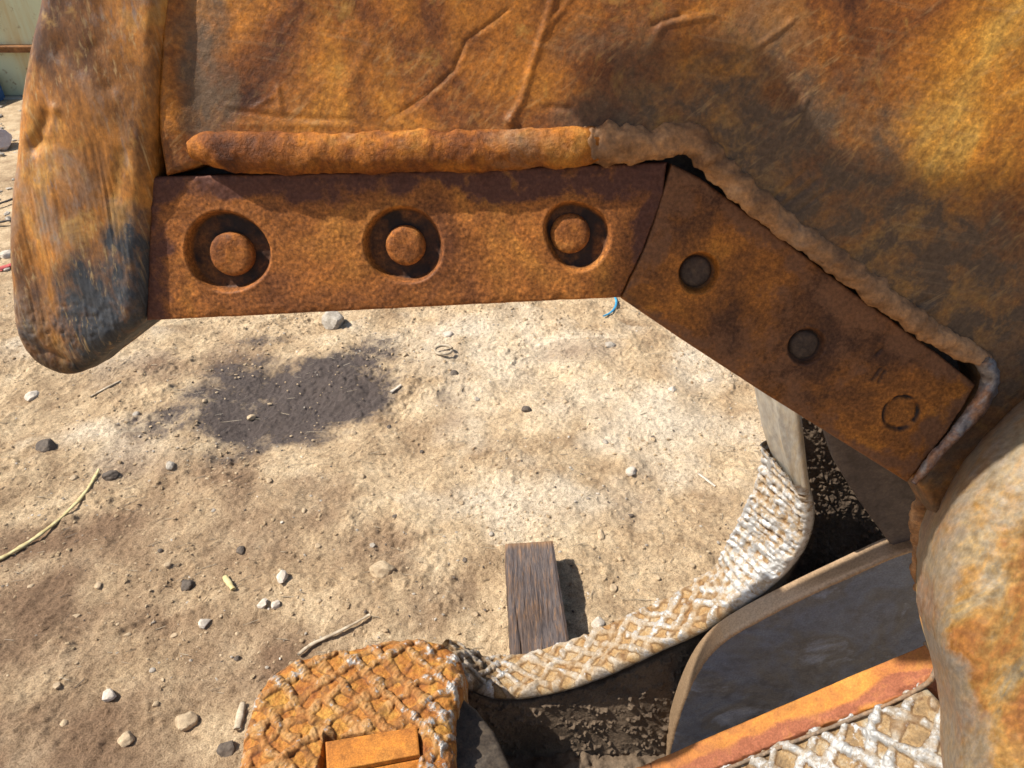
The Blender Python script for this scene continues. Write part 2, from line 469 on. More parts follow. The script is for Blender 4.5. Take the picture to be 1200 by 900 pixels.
CORNER = rust_mat('corner_steel', [(0.24, 0.20, 0.15), (0.36, 0.30, 0.22), (0.40, 0.38, 0.34), (0.44, 0.33, 0.19)], scale=9, speck=150, speck_amt=0.2,
                  bump=0.3, bump_d=0.001, rough=(0.35, 0.55), metal=0.3, stretch=(1, 1, 0.35))

def hard_mat(name, pits, bead, silver, sthr):
    b = MB(name)
    rd = b.attr('ridge')
    n1 = b.noise(9, 7, 0.65, None, 0.4); n2 = b.noise(70, 6, 0.7); n3 = b.noise(260, 4, 0.7); n4 = b.noise(24, 6, 0.65, None, 0.3, 2.0)
    c = b.ramp(n4, list(zip(np.linspace(0.34, 0.66, len(pits)), pits)))
    c = b.mix(0.6, c, b.ramp(n3, [(0.33, (0.45, 0.42, 0.4)), (0.5, (1, 1, 1)), (0.68, (1.4, 1.4, 1.3))]), 'MULTIPLY')
    n5 = b.noise(130, 6, 0.75, None, 0.4, 3.0)
    bc = b.mix(b.ramp(n4, [(0.40, 0.0), (0.60, 1.0)]), bead[0], bead[1])
    bc = b.mix(0.8, bc, b.ramp(n5, [(0.30, (0.35, 0.30, 0.26)), (0.48, (0.9, 0.88, 0.86)), (0.66, (1.5, 1.5, 1.5))]), 'MULTIPLY')
    c = b.mix(b.ramp(rd, [(0.25, 0.0), (0.7, 0.85)]), c, bc)
    c = b.mix(b.math('MULTIPLY', b.ramp(rd, [(0.0, 0.0), (0.10, 1.0), (0.30, 0.8), (0.48, 0.0)]), b.ramp(n2, [(0.35, 0.25), (0.6, 0.85)])), c, (0.10, 0.048, 0.022))  # bead feet darkened in the colour: crevice shade along with rusty dirt
    s = b.math('ADD', b.math('MULTIPLY', rd, 0.55), b.math('MULTIPLY', b.math('SUBTRACT', n1, 0.5), 1.6))
    s = b.math('ADD', s, b.math('MULTIPLY', b.math('SUBTRACT', n2, 0.5), 2.6))
    s = b.math('ADD', s, b.attr('silver'))
    sm = b.ramp(s, [(sthr, 0.0), (sthr + 0.3, 1.0)])
    c = b.mix(sm, c, silver)
    c = b.mix(b.attr('grime'), c, (0.022, 0.017, 0.014))
    rg = b.ramp(sm, [(0, 0.75), (1, 0.42)])
    hgt = b.math('ADD', b.math('MULTIPLY', n2, 0.8), b.math('ADD', b.math('MULTIPLY', n5, 0.7), b.math('MULTIPLY', n3, 0.35)))
    return b.done(c, rg, b.math('MULTIPLY', sm, 0.55), b.bump(hgt, 0.9, 0.003), 0.2)
HARD_TIP = hard_mat('hardfacing_orange', [(0.21, 0.068, 0.018), (0.34, 0.135, 0.027), (0.43, 0.22, 0.045)], [(0.29, 0.13, 0.038), (0.34, 0.20, 0.085)], (0.36, 0.34, 0.31), 0.58)
HARD_RAIL = hard_mat('hardfacing_silver', [(0.24, 0.125, 0.045), (0.30, 0.19, 0.085), (0.33, 0.26, 0.17)], [(0.28, 0.215, 0.14), (0.37, 0.32, 0.26)], (0.47, 0.46, 0.44), 0.57)

HARD_NEAR = hard_mat('hardfacing_near', [(0.13, 0.085, 0.045), (0.25, 0.16, 0.075), (0.29, 0.24, 0.165)], [(0.24, 0.205, 0.16), (0.32, 0.295, 0.26)], (0.42, 0.41, 0.39), 0.52)
def soil_mat():
    b = MB('dry_dirt')
    n1 = b.noise(1.1, 6, 0.6, None, 0.3); n2 = b.noise(7, 8, 0.65, None, 0.2, 1.0); n3 = b.noise(60, 8, 0.72); n4 = b.noise(240, 5, 0.75)
    base = b.math('ADD', b.math('MULTIPLY', n1, 0.5), b.math('MULTIPLY', n2, 0.5))
    c = b.ramp(base, [(0.36, (0.30, 0.200, 0.115)), (0.46, (0.43, 0.305, 0.180)), (0.54, (0.56, 0.415, 0.255)), (0.64, (0.64, 0.51, 0.34))])
    c = b.mix(b.math('MULTIPLY', b.attr('pale'), 0.85), c, (0.68, 0.575, 0.43))
    c = b.mix(b.math('MULTIPLY', b.attr('brown'), 0.95), c, b.mix(n2, (0.165, 0.100, 0.060), (0.27, 0.172, 0.102)))
    c = b.mix(0.65, c, b.ramp(n3, [(0.30, (0.42, 0.38, 0.34)), (0.48, (0.95, 0.95, 0.95)), (0.68, (1.35, 1.35, 1.35))]), 'MULTIPLY')
    c = b.mix(0.85, c, b.ramp(n4, [(0.30, (0.42, 0.38, 0.35)), (0.5, (1, 1, 1)), (0.70, (1.4, 1.4, 1.4))]), 'MULTIPLY')
    st = b.math('ADD', b.attr('oil'), b.math('MULTIPLY', b.math('SUBTRACT', b.math('ADD', b.math('MULTIPLY', b.noise(16, 8, 0.7, None, 0.3), 0.55), b.math('MULTIPLY', n3, 0.45)), 0.5), 2.6))
    sm = b.math('MULTIPLY', b.ramp(st, [(0.24, 0.0), (0.72, 1.0)]), b.ramp(b.attr('oil'), [(0.0, 0.0), (0.2, 1.0)]))
    c = b.mix(sm, c, b.mix(n3, (0.052, 0.041, 0.037), (0.135, 0.103, 0.086)))
    rg = b.ramp(b.math('MULTIPLY', sm, b.ramp(n2, [(0.4, 0.3), (0.6, 1.0)])), [(0, 0.95), (1, 0.42)])
    hgt = b.math('ADD', n3, b.math('MULTIPLY', n4, 0.45))
    return b.done(c, rg, 0, b.bump(hgt, 1.0, 0.009), 0.15)
SOIL = soil_mat()
def caked_mat():
    b = MB('caked_black_dirt')
    n2 = b.noise(40, 7, 0.7); n3 = b.noise(220, 5, 0.75); n1 = b.noise(5, 5, 0.6)
    c = b.ramp(n1, [(0.38, (0.06, 0.041, 0.027)), (0.62, (0.13, 0.092, 0.060))])
    c = b.mix(0.7, c, b.ramp(n3, [(0.3, (0.4, 0.38, 0.36)), (0.5, (1, 1, 1)), (0.7, (1.5, 1.45, 1.4))]), 'MULTIPLY')
    return b.done(c, 0.85, 0, b.bump(b.math('ADD', n2, b.math('MULTIPLY', n3, 0.5)), 0.9, 0.004), 0.25)
CAKED = caked_mat()
def simple_mat(name, c1, c2, scale=30, rough=0.8, bump=0.5, d=0.002, stretch=None, metal=0):
    b = MB(name)
    v = b.map(stretch) if stretch else b.co
    n = b.noise(scale, 7, 0.68, v, 0.3); n2 = b.noise(scale * 6, 4, 0.7, v)
    c = b.ramp(n, [(0.36, c1), (0.64, c2)])
    c = b.mix(0.5, c, b.ramp(n2, [(0.3, (0.5, 0.5, 0.5)), (0.5, (1, 1, 1)), (0.7, (1.35, 1.35, 1.35))]), 'MULTIPLY')
    return b.done(c, rough, metal, b.bump(b.math('ADD', n, b.math('MULTIPLY', n2, 0.5)), bump, d), 0.3)
ST_TAN = simple_mat('stone_tan', (0.30, 0.215, 0.13), (0.48, 0.365, 0.23))
ST_GREY = simple_mat('stone_grey', (0.24, 0.20, 0.155), (0.42, 0.37, 0.30))
ST_WHITE = simple_mat('stone_white', (0.40, 0.335, 0.26), (0.56, 0.49, 0.40))
ST_DARK = simple_mat('stone_dark', (0.06, 0.046, 0.036), (0.14, 0.108, 0.08))
ST_PINK = simple_mat('stone_pink', (0.50, 0.38, 0.33), (0.66, 0.55, 0.49))
STRAW = simple_mat('straw', (0.36, 0.28, 0.11), (0.55, 0.47, 0.25), 40, 0.6, 0.2, 0.001)
STICK = simple_mat('dry_wood', (0.26, 0.20, 0.13), (0.48, 0.40, 0.29), 20, 0.8, 0.5, 0.001)
RED = simple_mat('red_scrap', (0.35, 0.05, 0.05), (0.5, 0.12, 0.1))
BLUEP = simple_mat('blue_plastic', (0.02, 0.16, 0.30), (0.06, 0.30, 0.46), 30, 0.4, 0.1)
DKMETAL = simple_mat('dark_rod', (0.03, 0.025, 0.022), (0.07, 0.055, 0.045))
def timber_mat():
    b = MB('weathered_timber')
    g = b.noise(34, 8, 0.7, b.map((5, 0.45, 5)), 0.5); n2 = b.noise(6, 5, 0.6); n3 = b.noise(120, 5, 0.75, b.map((2.2, 0.25, 2.2)))
    c = b.ramp(n2, [(0.36, (0.060, 0.036, 0.024)), (0.52, (0.072, 0.056, 0.052)), (0.66, (0.10, 0.076, 0.066))])
    c = b.mix(b.ramp(g, [(0.50, 0.0), (0.72, 0.85)]), c, (0.24, 0.12, 0.045))
    c = b.mix(0.75, c, b.ramp(n3, [(0.32, (0.30, 0.28, 0.27)), (0.5, (1, 1, 1)), (0.68, (1.6, 1.5, 1.3))]), 'MULTIPLY')
    c = b.mix(b.math('MULTIPLY', b.attr('grime'), 0.7), c, (0.26, 0.14, 0.06))
    return b.done(c, 0.7, 0, b.bump(b.math('ADD', g, n3), 0.8, 0.003), 0.4)
TIMBER = timber_mat()
def bin_mat():
    b = MB('pale_green_paint')
    n = b.noise(0.9, 6, 0.6); st = b.noise(3.0, 7, 0.65, b.map((1.4, 1.4, 0.16)), 0.2); n3 = b.noise(9, 7, 0.7)
    c = b.mix(n, (0.42, 0.46, 0.30), (0.56, 0.58, 0.38))
    c = b.mix(b.ramp(st, [(0.52, 0.0), (0.70, 0.8)]), c, (0.46, 0.32, 0.13))
    c = b.mix(b.ramp(n3, [(0.58, 0.0), (0.66, 0.9)]), c, (0.15, 0.07, 0.03))
    return b.done(c, 0.6, 0, b.bump(n3, 0.4, 0.004))
BINP = bin_mat()
BINR = rust_mat('bin_rust', [(0.06, 0.025, 0.012), (0.14, 0.06, 0.02), (0.24, 0.11, 0.04)], scale=4, bump=0.4, bump_d=0.004, speck=40)
BINB = simple_mat('bin_base', (0.30, 0.28, 0.22), (0.45, 0.42, 0.34), 5)
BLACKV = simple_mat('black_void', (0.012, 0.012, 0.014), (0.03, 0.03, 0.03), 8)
BLUEB = simple_mat('blue_paint', (0.03, 0.08, 0.20), (0.06, 0.14, 0.30), 12)

# ------------------------------------------------------------------ ground
def ground_h(x, y):
    a = fbm(x * 38, y * 38, 31, 3, 0.6)
    m = sstep(-0.2, 0.7, fbm(x * 4, y * 4, 33, 3))
    return (0.018 * fbm(x * 2.2, y * 2.2, 11, 3) + 0.007 * fbm(x * 9, y * 9, 21, 4, 0.6)
            + (0.003 + 0.006 * m) * np.maximum(0, a) + 0.0026 * fbm(x * 110, y * 110, 37, 2) + 0.005 * m * (1 - np.abs(fbm(x * 16 + y * 6, y * 20 - x * 9, 35, 3))) ** 2)
def grade(lo, hi, res, far, g=1.22):
    mid = np.arange(lo, hi, res)
    a = []; s = res; p = 0
    while p < far: s *= g; p += s; a.append(p)
    a = np.array(a)
    return np.r_[lo - a[::-1], mid, mid[-1] + a]
gx = grade(-2.5, 1.5, 0.0050, 90); gy = grade(0.95, 3.5, 0.0050, 90)
GX, GY = np.meshgrid(gx, gy)
x, y = GX.ravel(), GY.ravel()
fall = np.clip(1.6 - 0.004 * np.hypot(x, y), 0.2, 1)
z = ground_h(x, y) * fall
def gell(cx, cy, rx, ry, rot=0.0):
    """soft blob centred on a pixel of the ground, radii in metres, 1 in the middle"""
    c = on_z(cx, cy)
    dx, dy = x - c[0], y - c[1]
    a, b_ = math.cos(rot), math.sin(rot)
    u, v = (dx * a + dy * b_) / rx, (-dx * b_ + dy * a) / ry
    return np.clip(1.25 - np.hypot(u, v) * 0.75, 0, 1)
nz = 0.35 * fbm(x * 5, y * 5, 71, 3)
oil = np.maximum.reduce([gell(345, 465, 0.44, 0.24, 0.05), gell(270, 492, 0.20, 0.18), gell(415, 440, 0.22, 0.22), gell(330, 400, 0.15, 0.06) * 0.6])
oil = np.clip(oil + nz * (oil > 0.01), 0, 1)
brown = np.maximum.reduce([gell(210, 430, 0.35, 0.20) * 0.7, gell(90, 620, 0.40, 0.10, 0.5), gell(20, 760, 0.45, 0.3), gell(30, 880, 0.4, 0.25), gell(200, 800, 0.4, 0.25) * 0.6, gell(230, 660, 0.4, 0.2) * 0.6, gell(240, 560, 0.40, 0.18) * 0.5,
                           gell(470, 490, 0.16, 0.10) * 0.5, gell(690, 420, 0.2, 0.1) * 0.4, gell(350, 860, 0.2, 0.2) * 0.7, gell(430, 690, 0.2, 0.2) * 0.4])
brown = np.clip(brown + nz * (brown > 0.01) * 1.5, 0, 1)
pale = np.maximum.reduce([gell(560, 420, 0.5, 0.3) * 0.8, gell(720, 480, 0.5, 0.4) * 0.6, gell(620, 560, 0.3, 0.2) * 0.5, gell(120, 420, 0.35, 0.15) * 0.6, gell(150, 520, 0.3, 0.12) * 0.5])
pale = np.clip(pale + nz * 1.5 * (pale > 0.01), 0, 0.9) * (1 - oil)
z = z - oil * 0.006
z = z - 0.16 * sstep(1.06, 1.0, y) * sstep(-0.30, -0.18, x) * sstep(1.3, 1.1, x)   # hollow under the lower jaw
nx_, ny_ = len(gx), len(gy)
ii = (np.arange(ny_ - 1)[:, None] * nx_ + np.arange(nx_ - 1)[None, :]).ravel()
gq = np.stack([ii, ii + 1, ii + nx_ + 1, ii + nx_], 1)
g = mk('ground', np.c_[x, y, z], gq, SOIL, None, True, {'oil': oil, 'brown': brown, 'pale': pale})
g['kind'] = 'structure'; g['label'] = 'dry tan dirt yard with loose pebbles and an oily stain'
def gz(px, py):
    """a point on the ground under a pixel"""
    p = on_z(px, py, 0.0)
    for _ in range(3):
        h = float(ground_h(np.array([p[0]]), np.array([p[1]]))[0])
        p = on_z(px, py, h)
    return p

# ------------------------------------------------------------------ upper jaw of the shear
o0 = on_y(450, 365, 0.80)
LEAN = R(17)
UJ = Frame(o0, (1, 0, 0), (0, math.sin(LEAN), math.cos(LEAN)))
upper = thing('shear_upper_jaw', o0, 'rusty upper jaw of a scrap metal shear hanging over the dirt, with bolted cutting blades', 'shear jaw')

def uj(pts, w=0.0): return UJ.poly(pts, w)
# nose tip
tip_px = [(84, -90), (74, 0), (58, 50), (41, 110), (29, 180), (20, 250), (20, 320), (23, 375), (29, 408), (45, 428), (75, 440), (99, 436), (128, 414), (156, 392), (172, 378),
          (175, 320), (178, 250), (184, 190), (190, 130), (194, 60), (202, 0), (208, -90)]
W_TIP = 0.014
tip_poly = chaikin(np.array([UJ.px(a, b, -0.04 if a < 100 else (-0.02 if (b > 376 and a < 165) else 0.0)) for a, b in tip_px]), 2)
def h_tip(u, v, sd):
    top = UJ.px(100, 0)[1]; bot = UJ.px(100, 435)[1]
    f = np.clip((top - v) / (top - bot), -0.5, 1)
    h = 0.0038 * fbm(u * 12, v * 8, 3, 2) + 0.0005 * fbm(u * 50, v * 34, 5, 3)
    st = noise2(u * 330, v * 9, 8) + 0.7 * noise2(u * 620, v * 16, 9)
    h = h + 0.00055 * st * sstep(0.25, 0.5, f) * (0.6 + 0.6 * noise2(u * 25, v * 8, 12))
    h = h + 0.0014 * np.abs(fbm(u * 95, v * 80, 14, 3)) * sstep(0.72, 0.85, f)
    for pts, wd, dp in (([(62, 138), (48, 162), (38, 172)], 0.009, -0.006), ([(70, 130), (56, 158)], 0.007, 0.004), ([(120, 60), (138, 100)], 0.01, -0.003),
                        ([(80, 60), (100, 80)], 0.012, -0.003), ([(150, 180), (140, 230)], 0.008, -0.002), ([(190, 60), (186, 150)], 0.006, 0.003), ([(40, 415), (80, 433)], 0.006, -0.003)):
        d, _ = seg_dist(u, v, uj(pts)); h = h + dp * np.exp(-(d / wd) ** 2)
    # the face rolls away towards the left edge and at the worn foot
    lu = UJ.px(20, 250)[0]; ru = UJ.px(178, 250)[0]
    g_ = np.clip((u - lu) / (ru - lu), 0, 1)
    h = h - 0.026 * (1 - g_) ** 2.2 - 0.012 * sstep(0.86, 1.0, f)
    dk = sstep(0.50, 0.86, f + 0.14 * fbm(u * 10, v * 10, 44, 3)) * (0.45 + 0.55 * sstep(0.08, 0.30, g_))
    return h, {'steel': np.clip(dk * 0.95, 0, 1), 'grime': 0.6 * sstep(0.95, 1.0, f)}
slab('nose_tip', UJ, tip_poly, W_TIP, 0.10, 0.022, 0.0016, TIPM, upper, h_tip, side_noise=0.003, rings=6)

# side plate
plate_px = [(192, 206), (186, 170), (184, 120), (190, 0), (196, -85), (700, -90), (1400, -100), (1500, -90), (1500, 640), (1130, 640), (1098, 602), (1080, 568), (1118, 510), (1158, 452), (1150, 428), (1120, 408),
            (1010, 333), (900, 254), (842, 205), (815, 176), (780, 172), (700, 174), (560, 182), (400, 186), (250, 186), (215, 200)]
W_PL = 0.006
plate_poly = uj(plate_px, W_PL)
rs = np.random.RandomState(4)
scr = []
for k in range(170):
    cx, cy = rs.uniform(230, 1200), rs.uniform(-20, 330)
    a = R(rs.choice([38, 55, 65, 25, -20, 8], p=[.3, .22, .2, .12, .08, .08]) + rs.uniform(-10, 10)); L = rs.uniform(6, 42)
    dx, dy = math.cos(a) * L, -math.sin(a) * L
    bend = rs.uniform(-4, 4)
    scr.append(([(cx - dx, cy - dy), (cx + bend, cy + bend), (cx + dx, cy + dy)], rs.uniform(0.0011, 0.0019), rs.uniform(-0.0007, 0.0005)))
scr += [([(452, 142), (500, 112), (532, 82), (546, 48), (585, 20), (600, 8)], 0.0020, -0.0022), ([(458, 148), (505, 118), (537, 86), (551, 54), (590, 27)], 0.0022, 0.0007),
        ([(597, 142), (612, 118), (622, 80), (634, 45), (648, 0), (655, -40)], 0.0050, 0.0030), ([(634, 42), (660, 12), (680, -20)], 0.0035, 0.0018), ([(602, 136), (596, 146)], 0.008, 0.006),
        ([(760, 32), (800, 18)], 0.004, -0.003), ([(758, 62), (775, 30), (840, 18)], 0.005, 0.003), ([(800, 82), (822, 66), (842, 60)], 0.004, -0.003), ([(835, 88), (870, 66)], 0.0035, -0.003),
        ([(838, 92), (900, 45), (930, 22)], 0.004, 0.0024), ([(900, 235), (942, 200)], 0.0035, -0.0036), ([(915, 243), (962, 205)], 0.0035, -0.0036), ([(930, 250), (975, 215)], 0.003, -0.0026), ([(908, 240), (950, 204)], 0.0025, 0.0022),
        ([(1072, 360), (1092, 348)], 0.005, -0.005), ([(1076, 368), (1094, 356)], 0.004, 0.004), ([(845, 115), (880, 70)], 0.003, 0.0015), ([(915, 140), (935, 110)], 0.004, -0.0022), ([(925, 150), (945, 112)], 0.004, 0.0022),
        ([(262, 128), (330, 138), (420, 140)], 0.0025, -0.0014), ([(262, 122), (350, 132)], 0.0025, 0.0011), ([(270, 146), (420, 148)], 0.003, 0.0010), ([(300, 125), (322, 112)], 0.003, 0.0016),
        ([(330, 130), (326, 100)], 0.004, 0.0025), ([(640, 125), (670, 128)], 0.004, -0.003), ([(1000, 40), (1050, 150)], 0.012, -0.003), ([(1000, 160), (1040, 185)], 0.003, 0.0014), ([(400, 120), (440, 40)], 0.008, 0.001)]
def h_plate(u, v, sd):
    h = 0.003 * fbm(u * 4, v * 4, 23, 2) + 0.0003 * fbm(u * 20, v * 20, 29, 3, 0.5) + 0.0002 * fbm(u * 110, v * 110, 37, 3)
    for pts, wd, dp in scr:
        q = uj(pts); m = (u > q[:, 0].min() - 3 * wd) & (u < q[:, 0].max() + 3 * wd) & (v > q[:, 1].min() - 3 * wd) & (v < q[:, 1].max() + 3 * wd)
        if m.any():
            d, t = seg_dist(u[m], v[m], q)
            h[m] += 0.6 * dp * np.exp(-(d / (wd * 0.8)) ** 2) * np.sqrt(np.clip(np.minimum(t, 1 - t) * 8, 0.1, 1))
    # shallow trough beside the nose tip
    e = u - UJ.px(200, 100)[0]
    h = h - 0.003 * np.exp(-((e - 0.03) / 0.02) ** 2) + 0.003 * sstep(0.022, -0.006, e) * sstep(UJ.px(0, 185)[1], UJ.px(0, 150)[1], v)
    # shade painted in as darker brown: beside the nose tip and over the lower right
    gl = np.exp(-((u - UJ.px(240, 90)[0]) / 0.045) ** 2) * sstep(UJ.px(0, 170)[1], UJ.px(0, 120)[1], v) * sstep(UJ.px(0, -30)[1], UJ.px(0, 20)[1], v) * 0
    pr = np.array([[720, 60], [1200, 260]])
    d1, _ = seg_dist(u, v, uj([(760, 190), (880, 190), (1010, 300), (1150, 380), (1300, 420)]))
    d9, _ = seg_dist(u, v, uj([(1160, 400), (1110, 560), (1100, 640)])); d1 = np.minimum(d1, d9 + 0.06)
    lo = sstep(0.20, 0.06, d1 + 0.03 * fbm(u * 12, v * 12, 52, 3))
    d2, _ = seg_dist(u, v, uj([(232, 30), (240, 130)]))
    lo = np.maximum(lo * 0.8, sstep(0.055, 0.02, d2 + 0.015 * fbm(u * 20, v * 20, 53, 3)) * 0.8)
    return h, {'steel': lo, 'grime': np.zeros_like(u)}
slab('side_plate', UJ, plate_poly, W_PL, 0.06, 0.008, 0.0022, PLATE, upper, h_plate, rings=2)
# seat behind the blades
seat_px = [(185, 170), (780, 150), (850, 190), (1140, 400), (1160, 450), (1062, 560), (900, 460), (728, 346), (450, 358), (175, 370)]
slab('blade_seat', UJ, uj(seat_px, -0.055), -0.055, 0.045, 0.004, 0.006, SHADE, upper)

# cutting blades
W_B = 0.0
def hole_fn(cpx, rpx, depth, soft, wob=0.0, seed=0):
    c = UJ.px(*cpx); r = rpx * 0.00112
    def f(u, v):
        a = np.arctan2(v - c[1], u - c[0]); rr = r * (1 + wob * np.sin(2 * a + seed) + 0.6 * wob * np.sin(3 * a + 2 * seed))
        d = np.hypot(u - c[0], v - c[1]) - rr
        return -depth * sstep(soft, -soft, d), sstep(soft * 0.2, -soft * 1.0, d), d  # second value darkens the recess colour: grease plus the hole's own shade
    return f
big = [hole_fn((266, 296), 43.0, 0.015, 0.0034, 0.035, 1), hole_fn((473, 288), 40.0, 0.015, 0.0034, 0.025, 2), hole_fn((677, 277), 34.5, 0.013, 0.0034, 0.07, 3.4)]
sml = [hole_fn((819, 320), 21, 0.014, 0.0025), hole_fn((945, 406), 20, 0.010, 0.0025), hole_fn((1056, 484), 19.5, 0.003, 0.002)]
def edge_grime(sd, u, v, k=0.012): return sstep(k, 0, sd + 0.006 * fbm(u * 40, v * 40, 91, 3))
def h_blade1(u, v, sd):
    h = 0.0006 * fbm(u * 30, v * 30, 61, 3) + 0.00025 * fbm(u * 300, v * 300, 62, 2)
    gr = np.zeros_like(u)
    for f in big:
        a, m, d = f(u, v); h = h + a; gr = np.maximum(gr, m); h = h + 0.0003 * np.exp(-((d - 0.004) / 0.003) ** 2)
    tv = UJ.px(450, 200)[1]
    bead_shade = sstep(0.045, 0.018, (tv - v) + 0.05 * (u - UJ.px(450, 200)[0]) * 0 + 0.012 * fbm(u * 14, v * 14, 63, 3)) * 0.8  # weld bead's shadow painted as a dark strip along the top
    tip_shade = sstep(0.03, 0.0, u - UJ.px(176, 280)[0] + 0.01 * fbm(u * 20, v * 20, 64, 3)) * 0.7  # nose tip's shadow painted down the left end
    end_shade = sstep(-0.045, 0.0, u - UJ.px(772, 280)[0] + (tv - v) * 0.22 + 0.008 * fbm(u * 20, v * 20, 65, 2)) * 0.75  # slanting shadow painted over the right end
    h = h - 0.004 * sstep(0.012, 0.0, sd) * (np.abs(fbm(u * 45, v * 45, 66, 3)) * 0.5)
    return h, {'steel': np.maximum.reduce([bead_shade, tip_shade, end_shade]), 'grime': gr * np.clip(0.82 + 0.25 * fbm(u * 60, v * 60, 67, 3), 0.4, 0.96)}
b1_px = [(177, 207), (300, 204), (500, 199), (700, 193), (782, 190), (777, 230), (755, 290), (727, 349), (640, 353), (520, 359), (420, 364), (300, 370), (171, 376), (173, 300)]
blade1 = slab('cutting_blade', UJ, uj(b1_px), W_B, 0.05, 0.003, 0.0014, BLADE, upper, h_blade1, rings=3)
blade1['label'] = 'long orange brown cutting blade with three recessed round bolts'
def h_blade2(u, v, sd):
    h = 0.0006 * fbm(u * 30, v * 30, 71, 3) + 0.0002 * fbm(u * 300, v * 300, 72, 2)
    gr = np.zeros_like(u)
    for k, f in enumerate(sml):
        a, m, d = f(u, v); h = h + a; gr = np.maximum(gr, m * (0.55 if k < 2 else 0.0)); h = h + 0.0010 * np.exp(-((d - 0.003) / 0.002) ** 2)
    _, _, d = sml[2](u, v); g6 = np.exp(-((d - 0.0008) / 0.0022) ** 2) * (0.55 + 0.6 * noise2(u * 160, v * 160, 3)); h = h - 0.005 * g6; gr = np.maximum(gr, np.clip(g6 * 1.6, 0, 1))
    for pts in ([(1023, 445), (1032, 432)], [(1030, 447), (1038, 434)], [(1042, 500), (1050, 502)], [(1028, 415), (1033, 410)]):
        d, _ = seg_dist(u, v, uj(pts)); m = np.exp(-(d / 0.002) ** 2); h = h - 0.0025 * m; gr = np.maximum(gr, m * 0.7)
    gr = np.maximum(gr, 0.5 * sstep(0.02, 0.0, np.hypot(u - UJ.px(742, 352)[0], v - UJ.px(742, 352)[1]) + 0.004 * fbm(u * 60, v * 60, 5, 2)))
    stl = np.maximum(sstep(0.045, 0.012, sd + 0.018 * fbm(u * 13, v * 13, 73, 3)), sstep(0.0, 0.5, fbm(u * 9, v * 9, 78, 2)) * 0.7)
    h = h - 0.003 * sstep(0.012, 0.0, sd) * np.abs(fbm(u * 45, v * 45, 76, 3)) * 0.5
    return h, {'steel': stl * 0.7, 'grime': gr}
b2_px = [(788, 192), (820, 208), (900, 266), (1000, 342), (1100, 415), (1146, 452), (1110, 508), (1064, 566), (1000, 526), (900, 464), (800, 399), (728, 350), (758, 285)]
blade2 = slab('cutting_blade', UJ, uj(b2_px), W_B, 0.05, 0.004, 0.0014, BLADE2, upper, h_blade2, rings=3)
blade2['label'] = 'shorter brown cutting blade sloping down to the right'
def bolt_at(px, r, top, parent, depth=0.03, mat=BOLT, dome=0.0008, seed=1):
    c = UJ.px(*px)
    P = UJ.w(np.array([c[0]]), np.array([c[1]]), np.array([0.0]))[0]
    prof = [(r * 1.02, -depth), (r * 1.02, top - 0.006), (r * 0.97, top - 0.0025), (r * 0.86, top - 0.0006)] + [(r * k, top + dome * (1 - k * k)) for k in (0.75, 0.55, 0.35, 0.15)]
    return lathe('bolt', P, UJ.n, UJ.eu, prof, mat, parent, 44, 0.0008, seed)
bolt_at((269, 299), 0.0262, -0.002, blade1, seed=1)
bolt_at((474, 289), 0.0238, -0.003, blade1, seed=2)
bolt_at((669, 275), 0.0235, -0.004, blade1, seed=3)
bolt_at((818, 320), 0.0200, -0.010, blade2, mat=PLUG, dome=0.0005, seed=4)
bolt_at((945, 406), 0.0195, -0.0065, blade2, mat=PLUG, dome=0.0005, seed=5)

def ujw(pts, w): return np.array([UJ.w(np.array([q[0]]), np.array([q[1]]), np.array([w]))[0] for q in UJ.poly(pts, w)])
tube('weld_bead', ujw([(222, 176), (240, 173), (262, 178), (330, 180), (420, 180), (520, 177), (600, 176), (690, 171), (702, 171)], 0.004),
     [0.010, 0.020, 0.0225, 0.023, 0.0225, 0.0235, 0.022, 0.0225, 0.018], WELD, upper, 48, 0.0013, 0.10, 38, 3, up=UJ.n, ripple=0.015, ripple_s=0.05, flat=0.68)
tube('weld_bead', ujw([(682, 170), (700, 170), (730, 170), (766, 171), (790, 160), (815, 163), (833, 184), (850, 208), (905, 252), (960, 292), (1010, 330), (1060, 367), (1105, 400), (1138, 412), (1154, 424)], 0.004),
     [0.016, 0.0220, 0.0225, 0.0195, 0.0155, 0.0160, 0.0180, 0.0160, 0.0155, 0.0152, 0.015, 0.0145, 0.014, 0.0125, 0.010], WELDB, upper, 44, 0.0012, 0.20, 62, 6, up=UJ.n, ripple=0.10, ripple_s=0.030, flat=0.8)
tube('weld_bead', ujw([(1150, 420), (1162, 438), (1156, 462), (1132, 494), (1100, 530), (1070, 566)], 0.005),
     [0.010, 0.0105, 0.0105, 0.009, 0.0075, 0.0045], LIP, upper, 26, 0.0015, 0.2, 60, 9, up=UJ.n)
# added plate, unseen above the frame, shaped to shade the jaw's lower right
T = 1.12
shadow_px = [(700, 128), (742, 96), (800, 80), (860, 72), (925, 92), (950, 140), (985, 196), (1030, 218), (1120, 222), (1300, 205), (1420, 190), (1420, 700), (1100, 700), (1000, 600), (900, 500), (760, 420), (700, 375), (690, 345), (722, 300), (748, 230), (752, 195), (690, 170)]
cast = np.array([UJ.w(np.array([q[0]]), np.array([q[1]]), np.array([0.006]))[0] for q in UJ.poly(shadow_px, 0.006)]) - SUN * T
w_c = float(np.dot(cast[0] - UJ.o, UJ.n))
cq = np.stack([(cast - UJ.o) @ UJ.eu, (cast - UJ.o) @ UJ.ev], 1)
caster = thing('shade_caster', cast.mean(0), 'added unseen rusty plate overhead that shades the sloping blade', 'machine arm')
slab('caster_plate', UJ, chaikin(cq, 1), w_c, 0.008, 0.002, 0.006, PLATE, caster, None)

